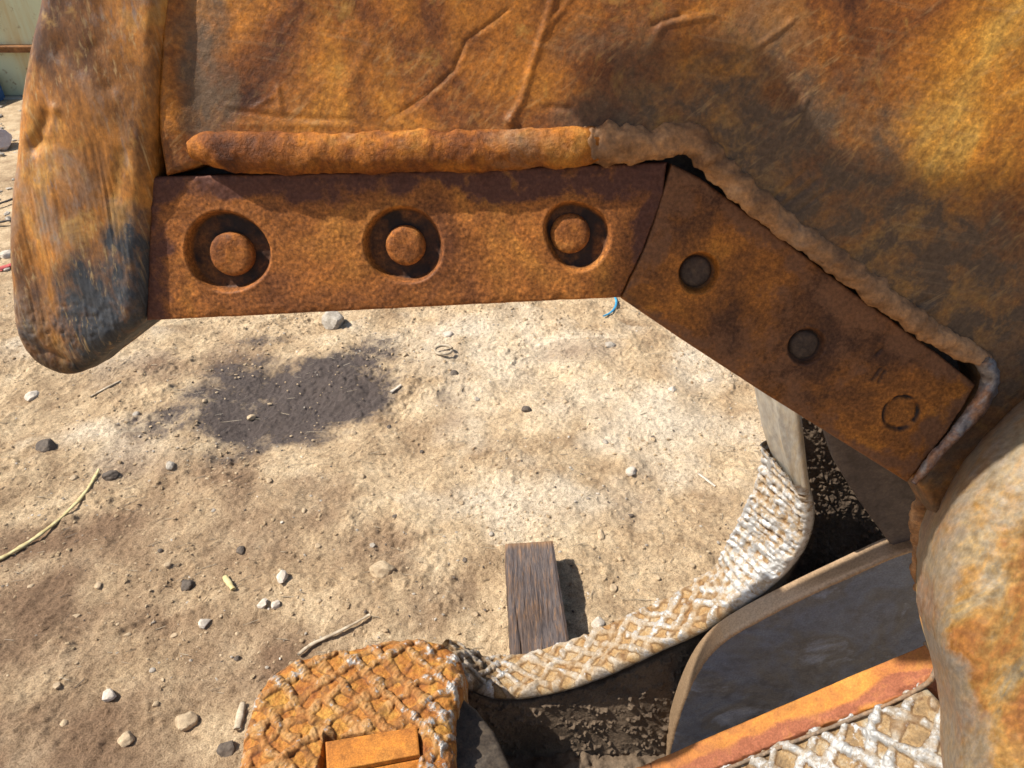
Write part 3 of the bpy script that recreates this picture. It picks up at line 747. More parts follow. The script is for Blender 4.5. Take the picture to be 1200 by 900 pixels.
# ------------------------------------------------------------------ lower jaw
base = on_z(400, 860, 0.0)
lower = thing('shear_lower_jaw', base, 'lower jaw of the scrap shear resting on the dirt, crosshatched with weld beads', 'shear jaw')

def lattice(s, t, sp, ang, w, hmax, seed, square=0.0):
    ws = s + 0.15 * sp * fbm(s * 24, t * 24, seed, 2); wt = t + 0.15 * sp * fbm(s * 24, t * 24, seed + 1, 2)
    out = np.zeros_like(s)
    for k, a in enumerate((ang, -ang)):
        q = (ws * math.cos(a) + wt * math.sin(a)) / sp
        cell = np.floor(q)
        jit = 0.15 * _hash(cell.astype(np.int64), np.zeros_like(cell, dtype=np.int64), np.zeros_like(cell, dtype=np.int64), seed + k)
        d = np.abs(q - cell - 0.5 - jit) * sp
        al = (-ws * math.sin(a) + wt * math.cos(a))
        ww = w * (1 + 0.3 * noise2(al * 70, cell * 3.1, seed + 4))
        amp = 0.72 + 0.40 * noise2(al * 90, cell * 1.7, seed + 6) + 0.50 * noise2(al * 22, cell * 2.3, seed + 7)
        r = np.sqrt(np.clip(1 - (d / (ww * 1.15)) ** 2, 0, 1)) * np.clip(amp, 0, 1.3) * (1 + 0.10 * np.sin(al / 0.0042 * 6.283 / 2 + 2 * noise2(al * 60, cell, seed + 8)))
        out = np.maximum(out, r)
    return out * hmax, np.clip(out, 0, 1)

# far rail: hardfaced mouth surface, lofted between a far and a near edge
A_px = [(520, 752), (548, 762), (575, 776), (605, 770), (660, 757), (720, 732), (780, 706), (825, 680), (848, 655), (866, 618), (880, 585), (891, 560), (897, 535), (900, 515)]
B_px = [(524, 790), (548, 806), (575, 818), (620, 818), (700, 797), (760, 768), (830, 736), (885, 702), (922, 672), (945, 640), (953, 610), (951, 592), (948, 580), (944, 566)]
YA, YB = 1.115, 0.99
A = chaikin(np.array([on_y(a, b, YA) for a, b in A_px]), 2, False)
B = chaikin(np.array([on_y(a, b, YB) for a, b in B_px]), 2, False)
ns = 420
def eq(p, n):
    d = np.r_[0, np.cumsum(np.linalg.norm(np.diff(p, axis=0), axis=1))]
    return np.stack([np.interp(np.linspace(0, d[-1], n), d, p[:, k]) for k in range(3)], 1), d[-1]
A, LA = eq(A, ns); B, LB = eq(B, ns)
Lr = 0.5 * (LA + LB)
tt = np.linspace(-0.35, 1.10, 100)
tan = np.gradient(0.5 * (A + B), axis=0); tan /= np.linalg.norm(tan, axis=1)[:, None]
nrm = np.cross(tan, B - A); nrm /= np.linalg.norm(nrm, axis=1)[:, None]
if nrm[60, 2] < 0: nrm = -nrm
S, Tt = np.meshgrid(np.linspace(0, Lr, ns), tt, indexing='ij')
tc = np.clip(Tt, 0, 1); over = np.abs(Tt - tc)
Pm = A[:, None, :] * (1 - tc[..., None]) + B[:, None, :] * tc[..., None]
wid = 0.12
rs_, ts_ = S.ravel(), (Tt * wid).ravel()
hh, rg = lattice(rs_, ts_, 0.036, R(52), 0.0080, 0.0085, 41)
h2, rg2 = lattice(rs_, ts_ + 0.006, 0.023, R(90), 0.0065, 0.0060, 45)
k = sstep(0.60 * Lr, 0.72 * Lr, rs_)
h3, rg3 = lattice(rs_, ts_, 0.022, R(2.5), 0.0070, 0.0075, 47)
hh = hh * (1 - k) + np.maximum(h2, h3) * k; rg = rg * (1 - k) + np.maximum(rg2, rg3) * k
hh = hh * sstep(1.06, 0.97, Tt.ravel()) + 0.004 * fbm(rs_ * 18, ts_ * 18, 42, 3) + 0.0012 * fbm(rs_ * 130, ts_ * 130, 43, 3)
ed = np.clip((np.minimum(Tt * 2.0, 1 - Tt)).ravel() * wid, -1, 0.014)
drop = -0.014 + np.sqrt(np.maximum(0.014 ** 2 - (0.014 - np.clip(ed, 0, 0.014)) ** 2, 0)) + 0.012 - over.ravel() * wid * np.where(Tt.ravel() < 0.5, 1.8, 0.35)
Pm = Pm.reshape(-1, 3) + np.repeat(nrm, len(tt), 0) * (hh * np.where(over.ravel() > 0, 0.4, 1) + drop)[:, None]
i0 = (np.arange(ns - 1)[:, None] * len(tt) + np.arange(len(tt) - 1)[None, :]).ravel()
rq = np.stack([i0, i0 + 1, i0 + len(tt) + 1, i0 + len(tt)], 1)
if np.dot(np.cross(Pm[rq[30000, 1]] - Pm[rq[30000, 0]], Pm[rq[30000, 3]] - Pm[rq[30000, 0]]), nrm[200]) < 0: rq = rq[:, ::-1]
sil = 0.35 * sstep(0.45 * Lr, 0.8 * Lr, rs_) - 0.15 * sstep(0.42 * Lr, 0.2 * Lr, rs_) + 0.25 * np.exp(-((rs_ - 0.10 * Lr) / (0.05 * Lr)) ** 2)
dip = 0.7 * sstep(0.985, 1.05, Tt.ravel()) + np.exp(-((rs_ - 0.085 * Lr) / (0.035 * Lr)) ** 2) * 0.75 * (1 - rg)
rail = mk('hardfaced_rail', Pm, rq, HARD_RAIL, lower, True, {'ridge': rg, 'silver': sil, 'grime': np.clip(dip, 0, 1)})
rail['label'] = 'silver and rust weld beads in a net over the curved rail'

# inner face of the far rail, caked with dark dirt
VY = Frame((0, YB + 0.004, 0.15), (1, 0, 0), (0, 0.22, 1))
dirt_px = [(530, 800), (575, 824), (620, 824), (700, 803), (760, 775), (830, 743), (885, 710), (922, 682), (943, 645), (947, 600), (940, 560), (928, 480), (1000, 500), (1085, 560), (1100, 700), (1100, 800),
           (760, 940), (640, 940), (560, 900)]
def h_dirt(u, v, sd):
    n = fbm(u * 60, v * 60, 55, 4, 0.6)
    cl = np.maximum(0, fbm(u * 75, v * 75, 58, 3) - 0.30) * 0.016
    ucr = VY.px(960, 560)[0]
    rough = sstep(ucr - 0.12, ucr, u)
    return 0.0010 * n + cl * (0.6 + 0.3 * rough) + rough * 0.004 * np.abs(fbm(u * 110, v * 110, 59, 3)) + 0.004 * fbm(u * 9, v * 9, 60, 2), {}
slab('dirt_caked_wall', VY, VY.poly(dirt_px), 0.0, 0.05, 0.006, 0.0018, CAKED, lower, h_dirt, rings=2)
# guide plate inside the slot
YG = 0.94
GY_ = Frame((0, YG, 0), (1, 0, 0), (0, 0, 1))
guide_px = [(785, 1010), (778, 900), (792, 840), (812, 790), (836, 758), (870, 735), (935, 702), (1000, 672), (1052, 648), (1090, 640), (1180, 640), (1180, 1010)]
gp = chaikin(GY_.poly(guide_px), 2)
def h_guide(u, v, sd):
    gr = np.zeros_like(u)
    h = 0.0006 * fbm(u * 20, v * 20, 66, 3)
    for pts in ([(965, 726), (1035, 683)], [(900, 760), (935, 745)]):
        d, _ = seg_dist(u, v, GY_.poly(pts)); h = h - 0.0005 * np.exp(-(d / 0.0012) ** 2)
    rim = sstep(0.010, 0.005, sd)
    h = h + 0.0008 * noise2(u * 200 + v * 160, (u - v) * 20, 68) * rim
    return h, {'steel': rim * 1.2, 'grime': gr}
slab('guide_plate', GY_, gp, 0.0, 0.043, 0.007, 0.0018, GUIDE, lower, h_guide, rings=6)
g2 = [(965, 500), (1020, 500), (1110, 520), (1130, 640), (1100, 690), (1078, 676), (1045, 640), (1008, 590), (980, 545)]
G2 = Frame((0, 0.962, 0), (1, 0, 0), (0, 0, 1))
slab('slot_liner', G2, G2.poly(g2), 0.0, 0.03, 0.006, 0.003, GUIDE2, lower, None)
# smooth corner plate rising behind the sloping blade
CF = Frame((0, YB + 0.0, 0), (1, 0, 0), (0, 0, 1))
ca = np.array([on_y(*p, 1.095) for p in [(882, 430), (886, 462), (899, 520), (914, 548), (930, 570)]])
cb = np.array([on_y(*p, 0.978) for p in [(930, 430), (934, 485), (938, 520), (941, 548), (945, 573)]])
ca, _ = eq(chaikin(ca, 2, False), 60); cb, _ = eq(chaikin(cb, 2, False), 60)
tq = np.linspace(0, 1, 40)
cp = ca[:, None, :] * (1 - tq[None, :, None]) + cb[:, None, :] * tq[None, :, None]
cn = np.array([-0.9, -0.1, 0.4])
bow = (np.sin(tq * math.pi) ** 0.5 * 0.016 + 0.006 * np.exp(-((tq - 0.72) / 0.05) ** 2))[None, :, None]
cp = cp + bow * cn
front = cp.reshape(-1, 3); back = front + np.array([0.010, 0.004, -0.006])
nn = 60 * 40
i0 = (np.arange(59)[:, None] * 40 + np.arange(39)[None, :]).ravel()
fq = np.stack([i0, i0 + 1, i0 + 41, i0 + 40], 1)
lp = np.r_[np.arange(40), np.arange(1, 60) * 40 + 39, 59 * 40 + np.arange(38, -1, -1), np.arange(58, 0, -1) * 40]
sq = np.stack([lp, np.roll(lp, -1), np.roll(lp, -1) + nn, lp + nn], 1)
mk('corner_plate', np.vstack([front, back]), [fq, fq[:, ::-1] + nn, sq[:, ::-1]], CORNER, lower)

# tip block with hardfacing
TF = Frame((0, 0, 0.315), (1, 0, 0), (0, 1, 0.0))
tb_px = [(262, 990), (276, 900), (288, 840), (305, 800), (328, 776), (370, 764), (430, 752), (480, 744), (512, 744), (534, 758), (546, 782), (541, 806), (533, 830), (534, 870), (534, 990)]
tbp = chaikin(TF.poly(tb_px), 2)
def h_tb(u, v, sd):
    hh, rg = lattice(u, v, 0.047, R(48), 0.0096, 0.0095, 81)
    hh = hh + 0.006 * fbm(u * 11, v * 11, 82, 3) + 0.0015 * fbm(u * 120, v * 120, 83, 3)
    # the block steps down round the machined insert
    iu0, iv1 = TF.px(372, 880)[0], TF.px(440, 858)[1]
    a = sstep(-0.006, -0.014, np.maximum(iu0 - u, v - iv1))
    rgt = sstep(TF.px(482, 860)[0], TF.px(500, 860)[0], u)
    pit = a * (1 - rgt)
    hh = hh * (1 - pit) - pit * 0.03
    si = 0.32 * np.exp(-((u - TF.px(530, 790)[0]) / 0.04) ** 2) + 0.1 * fbm(u * 8, v * 8, 85, 2)
    return hh, {'ridge': rg, 'silver': si, 'grime': 0 * u}
tb = slab('tip_block', TF, tbp, 0.0, 0.33, 0.035, 0.0019, HARD_TIP, lower, h_tb, side_noise=0.006, rings=8, taper=-0.05)
tb['label'] = 'orange rusted front block with a diamond net of weld beads'
# grey inner wall of the front block
wf = Frame((0, 0, 0.255), (1, 0, 0), (0, 1, 0))
wp = [(500, 850), (536, 812), (558, 826), (580, 850), (606, 905), (616, 990), (505, 990)]
slab('inner_wedge', wf, wf.poly(wp), 0.0, 0.26, 0.012, 0.003, WEDGE, lower, lambda u, v, sd: (0.003 * fbm(u * 18, v * 18, 88, 3) - 0.25 * np.clip(u - wf.px(536, 812)[0], 0, 1), {}), side_noise=0.004, rings=4)
fl = Frame((0, 0, -0.03), (1, 0, 0), (0, 1, 0))
slab('slot_floor', fl, np.array([[-0.20, 0.70], [0.75, 0.70], [0.75, 1.0], [-0.20, 1.0]]), 0.0, 0.10, 0.004, 0.004, CAKED, lower, lambda u, v, sd: (0.012 * fbm(u * 30, v * 30, 151, 4), {}))
# machined insert blade
def boxy(name, top, drop, mat, parent, ch=0.004, seed=1):
    """a bevelled block from its four top corners (3-D), going down by drop"""
    top = np.asarray(top, float); c = top.mean(0)
    n = np.cross(top[1] - top[0], top[2] - top[0]); n /= np.linalg.norm(n)
    if n[2] < 0: n = -n
    def inset(p, k): return p + (c - p) / np.linalg.norm(c - p, axis=1)[:, None] * k
    rows = [inset(top, ch * 1.4), inset(top, ch * 0.4) - n * ch * 0.35, top - n * ch, top - n * drop]
    P = np.vstack(rows)
    q = []
    for r in range(3):
        for k in range(4): q.append((r * 4 + k, r * 4 + (k + 1) % 4, r * 4 + 4 + (k + 1) % 4, r * 4 + 4 + k))
    q.append((3, 2, 1, 0)); q.append((12, 13, 14, 15))
    q = np.array(q)
    a = P[q[0]]
    if np.dot(np.cross(a[1] - a[0], a[2] - a[0]), a.mean(0) - P.mean(0)) < 0: q = q[:, ::-1]
    return mk(name, P, q, mat, parent, False)
zi = 0.328
it = [on_z(381, 869, zi), on_z(489, 851, zi), on_z(492, 884, zi), on_z(383, 905, zi)]
ins = boxy('insert_block', it, 0.05, INSERT, lower, 0.003)
low_i = [np.array(it[3]) + (0, -0.003, -0.012), np.array(it[2]) + (0.0, -0.003, -0.012), np.array(it[2]) + (0.022, -0.05, -0.055), np.array(it[3]) + (0.0, -0.09, -0.055)]
boxy('insert_foot', low_i, 0.06, INSERT, ins, 0.004)

# near blade, a sloping bar
YN0, YN1 = 0.80, 0.735
e0, e1 = on_y(700, 919, YN0), on_y(1088, 753, YN0)
ax = e1 - e0; Ln = np.linalg.norm(ax); ax /= Ln
NB = Frame(e0, ax, (0, -1, 0))
if NB.n[2] < 0: NB = Frame(e0 , ax, (0, 1, 0))
nb_px = [(690, 924), (747, 898), (751, 897.5), (1000, 790), (1086, 754), (1096, 766), (1097, 782), (1086, 799), (1040, 821), (960, 850), (880, 882), (800, 915), (730, 945)]
def h_nb(u, v, sd):
    h = 0.0007 * fbm(u * 25, v * 25, 111, 3)
    c = NB.px(849 - 100, 900)
    vv = v if NB.ev[1] < 0 else -v
    st = sstep(0.028, 0.045, vv + 0.012 * fbm(u * 9, v * 9, 113, 3)) * sstep(0.075, 0.058, vv + 0.006 * fbm(u * 20, v * 20, 114, 2)) * 0.95
    end = sstep(Ln - 0.16, Ln - 0.05, u)
    j = np.exp(-((u - NB.px(762, 893)[0]) / 0.0014) ** 2)
    h = h - 0.003 * j
    h = h - 0.006 * sstep(0.02, 0.0, sd) * np.abs(fbm(u * 30, v * 30, 116, 3)) * (vv > 0.03)
    return h, {'steel': np.clip(np.maximum(st, end * 0.5), 0, 1), 'grime': j * 0.7}
nb = slab('near_blade', NB, NB.poly(nb_px), 0.0, 0.10, 0.003, 0.0016, EDGE, lower, h_nb, rings=3)
nb['label'] = 'sloping orange rusted blade bar on the near side of the slot'
tube('weld_bead', [NB.w(np.array([q[0]]), np.array([q[1]]), np.array([-0.004]))[0] for q in NB.poly([(1084, 752), (1097, 768), (1098, 784), (1086, 801), (1040, 825), (960, 856), (880, 888), (800, 921)])],
     [0.006, 0.006, 0.006, 0.004, 0.0035, 0.0035, 0.0035, 0.0035], LIPB, lower, 18, 0.0015, 0.16, 70, 15, up=NB.n)
# hardfaced near shoulder under the bar
nh_px = [(760, 950), (830, 905), (880, 884), (960, 852), (1040, 822), (1080, 800), (1108, 830), (1150, 900), (1180, 990), (760, 1060)]
NW = -0.012
def h_nh(u, v, sd):
    hh, rg = lattice(u, v, 0.046, R(45), 0.0088, 0.010, 121)
    return hh + 0.004 * fbm(u * 14, v * 14, 122, 3) + 0.001 * fbm(u * 130, v * 130, 123, 2) - 0.15 * np.clip((v if NB.ev[1] < 0 else -v) - 0.09, 0, 1), {'ridge': rg, 'silver': 0.22 + 0 * u, 'grime': 0 * u}
slab('hardfaced_shoulder', NB, NB.poly(nh_px, NW), NW, 0.12, 0.008, 0.0019, HARD_NEAR, lower, h_nh, rings=3)

# pivot hub, a big rounded boss nearest to the camera
hn = np.array([-0.34, -0.74, 0.58]); hn /= np.linalg.norm(hn)
he = np.cross((0, 0, 1.0), hn); he /= np.linalg.norm(he)
HF = Frame(on_y(1150, 690, 0.57), he, np.cross(hn, he))
hub_px = [(1290, 420), (1215, 462), (1186, 488), (1152, 526), (1122, 572), (1104, 625), (1096, 680), (1096, 725), (1102, 762), (1112, 792), (1122, 830), (1130, 870), (1128, 930), (1150, 1060), (1500, 1060), (1500, 420)]
hp = chaikin(HF.poly(hub_px, -0.06), 2)
def h_hub(u, v, sd):
    h = 0.006 * fbm(u * 6, v * 5, 131, 2) + 0.0012 * fbm(u * 28, v * 20, 132, 3) + 0.0008 * fbm(u * 120, v * 100, 133, 3)
    d, _ = seg_dist(u, v, HF.poly([(1150, 700), (1140, 790), (1165, 900)])); h = h + 0.006 * np.exp(-(d / 0.02) ** 2)
    h = h - 0.10 * sstep(HF.px(1100, 760)[1], HF.px(1100, 960)[1], v) * sstep(HF.px(1240, 850)[0], HF.px(1110, 850)[0], u) * 0.35
    st = sstep(0.022, 0.004, sd + 0.010 * fbm(u * 15, v * 15, 135, 3)) * 0.5
    d2, _ = seg_dist(u, v, HF.poly([(1105, 800), (1120, 880)])); st = np.maximum(st, sstep(0.05, 0.015, d2 + 0.015 * fbm(u * 20, v * 20, 136, 3)) * 0.8)
    return h, {'steel': st, 'grime': 0 * u}
hub = slab('pivot_hub', HF, hp, 0.0, 0.20, 0.075, 0.0019, HUB, lower, h_hub, rings=6, side_noise=0.003)
hub['label'] = 'big rounded pivot boss in ochre and grey rust'
tube('hub_weld', [on_y(*p, 0.86) for p in [(1084, 560), (1082, 600), (1078, 640), (1078, 690)]], [0.012, 0.016, 0.014, 0.010], WELDB, lower, 24, 0.002, 0.35, 60, 21)

# ------------------------------------------------------------------ timber block
def timber():
    hz = 0.105
    c = [on_z(592, 636, hz), on_z(648, 632, hz), on_z(672, 780, hz), on_z(600, 786, hz)]
    c = [np.array(p) for p in c]
    nx, ny = 40, 90
    a = np.linspace(0, 1, nx); b_ = np.linspace(0, 1, ny)
    AA, BB = np.meshgrid(a, b_)
    top = ((1 - AA)[..., None] * (1 - BB)[..., None] * c[0] + AA[..., None] * (1 - BB)[..., None] * c[1] + AA[..., None] * BB[..., None] * c[2] + (1 - AA)[..., None] * BB[..., None] * c[3])
    P = top.reshape(-1, 3)
    e = np.minimum.reduce([AA.ravel() * 0.14, (1 - AA).ravel() * 0.14, BB.ravel() * 0.5, (1 - BB).ravel() * 0.5])
    zz = -0.006 * sstep(0.008, 0, e) + 0.0012 * fbm(P[:, 0] * 160, P[:, 1] * 10, 5, 3) + 0.002 * fbm(P[:, 0] * 20, P[:, 1] * 12, 6, 2)
    zz = zz - 0.006 * np.exp(-(np.abs(AA.ravel() - 0.16 - 0.02 * np.sin(BB.ravel() * 9)) / 0.02) ** 2) * sstep(0.45, 0.6, BB.ravel())
    P = P + np.c_[0 * zz, 0 * zz, zz]
    idx = np.arange(nx * ny).reshape(ny, nx)
    q = np.stack([idx[:-1, :-1], idx[1:, :-1], idx[1:, 1:], idx[:-1, 1:]], -1).reshape(-1, 4)
    lp = np.r_[idx[0, :], idx[1:, -1], idx[-1, -2::-1], idx[-2:0:-1, 0]]
    low = P[lp].copy(); low[:, 2] = -0.02
    low[:, :2] += 0.002 * np.c_[noise2(lp * 0.3, lp * 0.0), noise2(lp * 0.3, lp * 0.0 + 5)]
    n = nx * ny; m = len(lp)
    r = np.arange(m); r2 = (r + 1) % m
    sq = np.stack([lp[r], lp[r2], n + r2, n + r], 1)
    V = np.vstack([P, low])
    ends = np.r_[sstep(0.07, 0.0, BB.ravel() + 0.02 * noise2(AA.ravel() * 20, BB.ravel() * 0)), np.zeros(m)]
    loc = V.mean(0); loc[2] = 0
    o = mk('timber_block', V, [q, sq], TIMBER, None, False, {'grime': ends}, loc)
    return tag(o, 'dark weathered square timber block on the dirt behind the lower jaw', 'timber')
timber()

# ------------------------------------------------------------------ stones
def ico(sub):
    import bmesh
    bm = bmesh.new(); bmesh.ops.create_icosphere(bm, subdivisions=sub, radius=1)
    v = np.array([x.co[:] for x in bm.verts]); f = np.array([[q.index for q in p.verts] for p in bm.faces]); bm.free()
    return v, f
I1 = ico(1); I2 = ico(2); I3 = ico(3)
def stone_shape(seed, tmpl, rough=0.35):
    r_ = np.random.RandomState(seed)
    v = tmpl[0].copy()
    # chop with a few planes for facets
    for k in range(7):
        n = r_.normal(size=3); n /= np.linalg.norm(n); d = r_.uniform(0.55, 0.85)
        o = v @ n - d
        v = v - np.outer(np.maximum(o, 0) * 0.9, n)
    v = v * (1 + rough * 0.3 * fbm3(v * 1.6 + seed, seed, 3))[:, None]
    return v
def stone(px, py, w, h, mat, label, seed, cat='stone', sink=0.42, rot=None, group=None, name='stone', flat=0.7):
    p = gz(px, py)
    dist = np.linalg.norm(p - CAM)
    sx = w * dist / F / 2 * 1.0
    sy = h * dist / F / 2 * 1.3
    v = stone_shape(seed, I3 if w > 14 else I2) * np.array([sx, sy, min(sx, sy) * flat])
    a = rot if rot is not None else random.uniform(0, 0.6)
    ca_, sa = math.cos(a), math.sin(a)
    v = np.c_[v[:, 0] * ca_ - v[:, 1] * sa, v[:, 0] * sa + v[:, 1] * ca_, v[:, 2]]
    p = p + np.array([0, 0, min(sx, sy) * flat * (1 - 2 * sink)])
    o = mk(name, v + p, (I3 if w > 14 else I2)[1], mat, None, False, None, p)
    return tag(o, label, cat, group)
stone(393, 381, 27, 26, ST_GREY, 'pale grey chunk of rock just below the long blade', 1, flat=1.0, sink=0.2)
stone(447, 671, 30, 20, ST_TAN, 'flat tan stone left of the timber block', 2)
stone(331, 679, 15, 13, ST_WHITE, 'small white square chip of stone on the brown dirt', 3, sink=0.1)
stone(55, 523, 20, 14, ST_DARK, 'black clod of dirt at the left above the long straw', 4, cat='clod')
stone(130, 818, 14, 13, ST_WHITE, 'bright white chip at the lower left of the dirt', 5, sink=0.1)
stone(218, 846, 24, 16, ST_TAN, 'tan stone at the bottom left, near the front block', 6)
stone(220, 633 + 54, 16, 12, ST_DARK, 'dark clod in the middle of the left hand dirt', 7, cat='clod')
stone(283, 645, 11, 10, ST_DARK, 'small round dark pebble up from the white square chip', 8, cat='pebble')
stone(38, 465, 13, 12, ST_WHITE, 'small pale pebble under the nose tip at the left edge', 9, cat='pebble')
stone(266, 878, 18, 15, ST_DARK, 'black clod beside the lower left of the front block', 10, cat='clod')
stone(308, 708, 14, 10, ST_WHITE, 'left one of two pale pebbles side by side below the white square chip', 11, cat='pebble')
stone(324, 709, 12, 9, ST_WHITE, 'right one of two pale pebbles side by side below the white square chip', 12, cat='pebble')
stone(240, 730, 14, 11, ST_WHITE, 'pale pebble beside a dark hollow in the left hand dirt', 13, cat='pebble')
stone(740, 553, 15, 10, ST_WHITE, 'flat whitish pebble at the right of the bright dirt', 14, cat='pebble')
stone(617, 480, 13, 12, ST_DARK, 'dark pebble in the middle of the bright dirt', 15, cat='pebble')
stone(704, 628, 9, 16, ST_TAN, 'upright tan pebble up and right of the timber block', 16, cat='pebble', rot=0)
stone(719, 690, 11, 10, ST_TAN, 'tan pebble right of the timber shadow', 17, cat='pebble')
stone(700, 731, 16, 12, ST_WHITE, 'white pebble at the foot of the timber shadow', 18, cat='pebble')
stone(788, 457, 11, 8, ST_WHITE, 'pale pebble right of the bright dirt, near the sloping blade', 19, cat='pebble')
stone(715, 405, 17, 9, ST_GREY, 'grey flat pebble below the bend of the blades', 20, cat='pebble')
stone(525, 393, 14, 9, ST_WHITE, 'white crumbled pebble above the wire ring', 21, cat='pebble')
stone(532, 438, 10, 9, ST_DARK, 'dark pebble below the wire ring', 22, cat='pebble')
stone(295, 490, 11, 8, ST_TAN, 'tan pebble lying on the oily stain', 23, cat='pebble')
stone(200, 546, 12, 10, ST_GREY, 'grey pebble under the oily stain, in a small cluster', 24, cat='pebble')
stone(130, 558, 17, 10, ST_DARK, 'dark flat pebble at the end of the long straw', 25, cat='pebble')
stone(148, 866, 18, 12, ST_TAN, 'tan stone at the bottom edge, left of the front block', 26)
stone(2, 174, 22, 22, ST_PINK, 'pinkish rock behind the nose tip at the left edge', 27, sink=0.2, flat=1.0)
stone(8, 300, 16, 10, ST_WHITE, 'pale flat stone at the left edge behind the nose tip', 28)
pb = [(470, 420), (582, 478), (560, 470), (487, 492), (450, 498), (465, 506), (412, 505), (660, 470), (676, 503), (830, 440), (846, 458), (772, 509), (760, 520), (640, 540), (600, 560), (545, 590), (710, 520), (690, 560),
      (735, 600), (760, 640), (800, 640), (820, 600), (850, 560), (570, 620), (505, 640), (470, 600), (380, 640), (360, 600), (420, 560), (310, 560), (250, 600), (200, 660), (180, 640), (120, 690), (90, 720), (60, 800),
      (70, 850), (180, 780), (210, 740), (270, 770), (190, 820), (150, 740), (40, 690), (380, 700), (430, 640), (510, 700), (540, 660), (560, 720), (770, 680), (810, 660), (240, 470), (160, 480), (90, 560), (500, 530), (680, 600), (725, 660)]
for k, (a, b_) in enumerate(pb):
    m = [ST_TAN, ST_TAN, ST_GREY, ST_TAN, ST_DARK, ST_TAN, ST_TAN][k % 7]
    stone(a + random.uniform(-8, 8), b_ + random.uniform(-6, 6), random.uniform(5, 9), random.uniform(4, 7), m, 'small loose pebble scattered on the open dirt', 100 + k, 'pebble', group='small pebbles on the dirt', name='pebble')

# uncountable grit and gravel
def scatter(name, n, xr, yr, sr, mat, seed, label, tm=I1, dens=None, power=2.5):
    r_ = np.random.RandomState(seed)
    shapes = [stone_shape(seed * 10 + k, tm, 0.6) for k in range(12)]
    X = r_.uniform(*xr, n); Y = r_.uniform(*yr, n)
    oc = on_z(345, 465)
    keep = (fbm(X * 3, Y * 3, seed, 3) + 0.5 > r_.uniform(0, 1, n) - 0.15) & ((np.hypot((X - oc[0]) / 0.45, (Y - oc[1]) / 0.27) > 1) | (r_.uniform(0, 1, n) < 0.25))
    X, Y = X[keep], Y[keep]
    Z = ground_h(X, Y) * np.clip(1.6 - 0.004 * np.hypot(X, Y), 0.2, 1)
    Sz = sr[0] + (sr[1] - sr[0]) * r_.uniform(0, 1, len(X)) ** power
    V = []; Fc = []; off = 0
    for i in range(len(X)):
        a = r_.uniform(0, 6.28); c_, s_ = math.cos(a), math.sin(a)
        v = shapes[i % 12] * (Sz[i] * np.array([r_.uniform(0.8, 1.5), r_.uniform(0.6, 1.1), r_.uniform(0.4, 0.8)]))
        v = np.c_[v[:, 0] * c_ - v[:, 1] * s_ + X[i], v[:, 0] * s_ + v[:, 1] * c_ + Y[i], v[:, 2] + Z[i] + Sz[i] * 0.12]
        V.append(v); Fc.append(tm[1] + off); off += len(v)
    o = mk(name, np.vstack(V), np.vstack(Fc), mat, None, False)
    o['kind'] = 'stuff'; o['label'] = label; o['category'] = 'gravel'
    return o
scatter('soil_crumbs', 12000, (-2.6, 1.6), (1.10, 3.9), (0.0015, 0.0085), SOIL, 2, 'crumbs of dry earth lying loose on the dirt')
scatter('tan_grit', 8000, (-2.7, 1.6), (1.10, 3.9), (0.0012, 0.0065), ST_TAN, 3, 'fine tan grit strewn over the dirt')
scatter('grey_grit', 2600, (-2.7, 1.6), (1.10, 3.9), (0.0012, 0.0065), ST_GREY, 5, 'fine grey grit strewn over the dirt')
scatter('white_grit', 900, (-2.7, 1.6), (1.10, 3.9), (0.0012, 0.006), ST_WHITE, 6, 'fine whitish chips strewn over the dirt')
scatter('dark_grit', 1600, (-2.7, 1.6), (1.10, 3.9), (0.0012, 0.006), ST_DARK, 8, 'fine dark crumbs strewn over the dirt')
scatter('far_gravel', 2600, (-5.6, -1.5), (3.6, 7.2), (0.006, 0.035), ST_GREY, 9, 'grey gravel lying before the pale green bin', power=1.8)

# straw, sticks and scraps
def gpts(pts, lift):
    return np.array([gz(a, b_) + np.array([0, 0, lift]) for a, b_ in pts])
def ground_tube(name, pts, r, mat, label, cat, lift=0.004, flat=0.55, seg=7, lump=0.3):
    P = gpts(pts, lift)
    return tag(tube(name, P, r, mat, None, seg, 0.006, lump, 30, 4, P[0] * [1, 1, 0], flat), label, cat)
ground_tube('straw', [(-20, 668), (0, 658), (35, 638), (70, 612), (98, 584), (113, 560), (117, 551)], [0.0085, 0.0085, 0.008, 0.0075, 0.007, 0.0055, 0.003], STRAW, 'long curved yellow straw lying at the left edge', 'straw', 0.008)
ground_tube('stick', [(350, 770), (364, 758), (400, 742), (434, 723)], [0.004, 0.006, 0.0055, 0.004], STICK, 'bent dry stick touching the top of the front block', 'stick', 0.010)
ground_tube('stick', [(279, 857), (282, 842), (285, 826)], [0.009, 0.010, 0.009], STICK, 'short stub of dry wood left of the front block', 'stick', 0.010)
ground_tube('stick', [(264, 677), (269, 685), (274, 692)], [0.009, 0.010, 0.009], STRAW, 'short yellow splinter left of the white square chip', 'stick', 0.006)
ground_tube('stick', [(106, 466), (122, 457), (141, 447)], [0.005, 0.006, 0.004], STICK, 'thin pale splinter on the dirt below the nose tip', 'stick')
ground_tube('stick', [(458, 461), (470, 452)], [0.007, 0.006], ST_WHITE, 'small white splinter at the right end of the oily stain', 'stick')
ground_tube('stick', [(818, 556), (828, 563), (838, 571)], [0.005, 0.005, 0.004], ST_WHITE, 'thin white splinter left of the net of weld beads', 'stick')
ground_tube('metal_rod', [(-10, 247), (8, 242), (40, 230)], [0.012, 0.012, 0.012], DKMETAL, 'upper one of two dark rods at the left edge', 'rod', 0.03)
